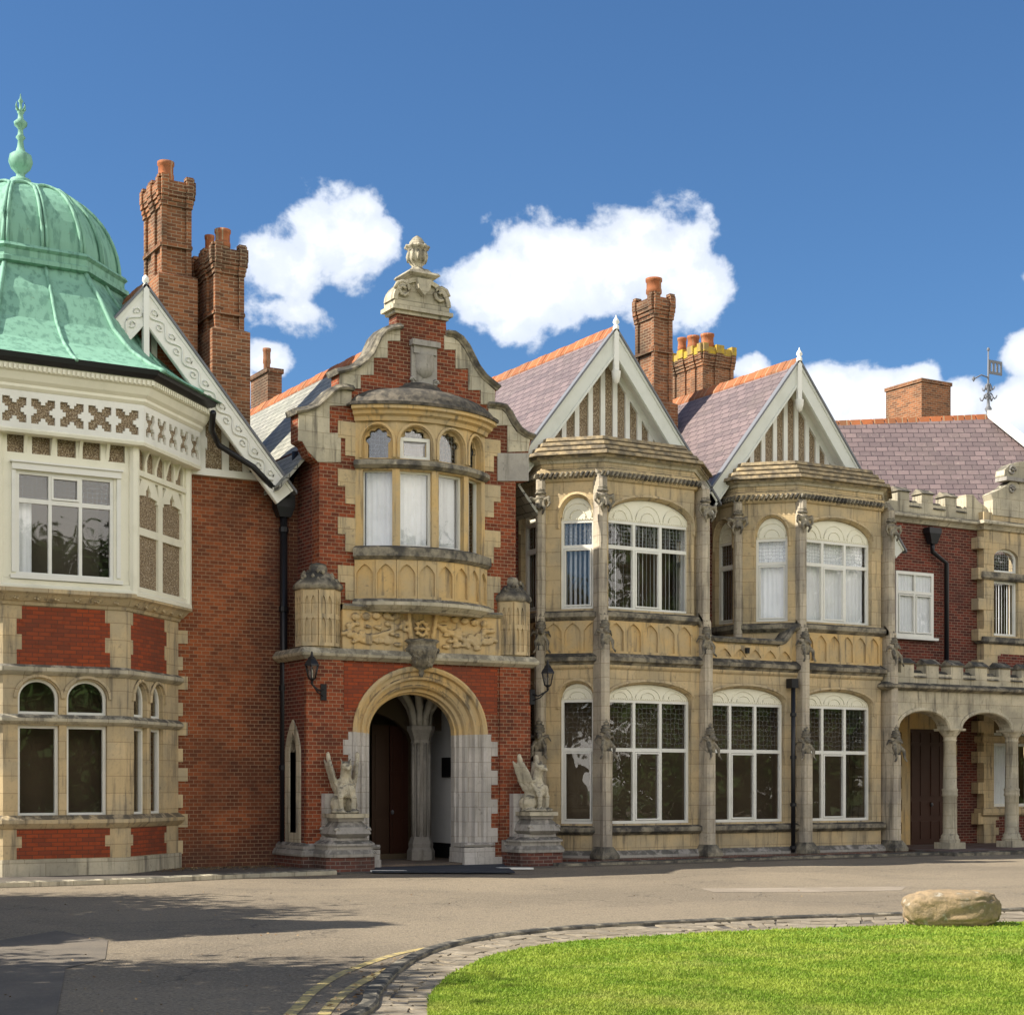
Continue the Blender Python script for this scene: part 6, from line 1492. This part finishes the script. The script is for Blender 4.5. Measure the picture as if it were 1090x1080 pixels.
# ------------------------------------------------------------------ trees (beyond the frame: they throw the shadows and stand in the window reflections)
def leafmat():
    m, t = newmat('leaves'); n = t.noise(t.obj, 1.2, 4); c = t.mix(t.ramp(n, .35, .65), (.035, .075, .018), (.075, .125, .03)); fin(t, c, .7, None, spec=.2); return m
M['leaf'] = leafmat(); M['bark'] = stone_mat('bark', (.10,.075,.05), (.06,.045,.03), ashlar=False, lichen=.2)
def tree_mesh(H, rad, n, seed, conifer, zc=.62, zr_=.30):
    rg = random.Random(seed); b = MB(); vs = []; fs = []
    for i in range(n):
        if conifer:
            lvl = rg.random()**.8; nb = 11; k = int(lvl*nb)/nb; z = H*(.12+.88*k); rr = rad*(1-k)**.9*(rg.random()**.5); a = rg.uniform(0, 6.28)
            a = round(a/(math.pi/4))*(math.pi/4)+k*2.3+rg.gauss(0, .13)
            c = Vector((rr*math.cos(a), rr*math.sin(a), z-rr*.30+rg.gauss(0, .10)))
        else:
            cl = rg.randrange(26); r2 = random.Random(seed*100+cl); th, ph = r2.uniform(0, 6.28), math.acos(r2.uniform(-.7, 1)); cr_ = rad*.72
            cc_ = Vector((cr_*math.sin(ph)*math.cos(th), cr_*math.sin(ph)*math.sin(th), H*zc+H*zr_*math.cos(ph)))
            c = cc_+Vector((rg.gauss(0, 1), rg.gauss(0, 1), rg.gauss(0, .8)))*rad*.19
        d = Vector((rg.gauss(0, 1), rg.gauss(0, 1), rg.gauss(0, 1))).normalized(); e = d.cross(Vector((rg.gauss(0, 1), rg.gauss(0, 1), 1))).normalized(); s = rg.uniform(.05, .13)*(1.3 if not conifer else 1)
        j = len(vs); vs += [c-d*s, c+e*s*.6, c+d*s, c-e*s*.6]; fs.append((j, j+1, j+2, j+3))
    b.add(vs, fs); tr = MB(); tr.tube([(0, 0, -.1), (.05, 0, H*.4), (0, .05, H*(.95 if conifer else .75))], [H*.028, H*.018, .03], 8)
    for k in range(9):
        a = rg.uniform(0, 6.28); z = H*rg.uniform(.3, .7); tr.tube([(0, 0, z), (math.cos(a)*rad*.35, math.sin(a)*rad*.35, z+H*.07), (math.cos(a)*rad*.7, math.sin(a)*rad*.7, z+H*.11)], [H*.010, H*.006, .02], 5)
    return b.mesh('crown', M['leaf']), tr.mesh('trunk', M['bark'])
TM = [tree_mesh(11, 4.4, 30000, 1, True), tree_mesh(12, 4.0, 26000, 2, False), tree_mesh(5, 3.0, 14000, 3, False, .45, .42)]
def tree(x, y, k, s, rz, label, nm):
    t = thing(nm, label, 'tree', (x, y, 0), 'trees around the forecourt')
    for i, me in enumerate(TM[k]):
        o = bpy.data.objects.new(('crown', 'trunk')[i], me); COL.objects.link(o); o.parent = t
    t.rotation_euler = (0, 0, rz); t.scale = (s, s, s)
    return t
tree(-1.4, 21.8, 0, 1.0, .3, 'feathery conifer left of the forecourt nearest the house', 'conifer_tree')
tree(-3.5, 15.8, 1, .80, 1.1, 'round leafy tree at the left edge of the road', 'leafy_tree')
tree(-2.3, 25.2, 1, .88, 2.1, 'round leafy tree behind the conifer left of the road', 'leafy_tree')
rt_ = random.Random(21)
for i, (x, y, s) in enumerate([(14, -9, 1.2), (19, -12, 1.5), (24, -9, 1.1), (29, -13, 1.4), (35, -6, 1.2), (41, -8, 1.5), (47, -2, 1.2), (54, -4, 1.5), (61, 1, 1.3), (10, -14, 1.5), (67, 6, 1.4)]):
    tree(x, y, 2, s, rt_.uniform(0, 6), 'rounded shrub standing across the lawn, mirrored in the windows', 'garden_shrub')['category'] = 'shrub'
for i, (x, y, k, s) in enumerate([(26, -16, 1, 1.1), (34, -10, 0, 1.5), (42, -14, 1, 1.3), (50, -6, 0, 1.7), (59, -9, 1, 1.35), (68, -1, 1, 1.4), (76, 4, 0, 1.6), (18, -20, 1, 1.2), (9, -20, 1, 1.15), (13, -30, 0, 1.4), (24, -26, 1, 1.25), (38, -24, 1, 1.6), (62, -20, 1, 1.7)]):
    tree(x, y, k, s, rt_.uniform(0, 6), 'dark tree standing across the lawn, mirrored in the windows', 'conifer_tree' if k == 0 else 'leafy_tree')
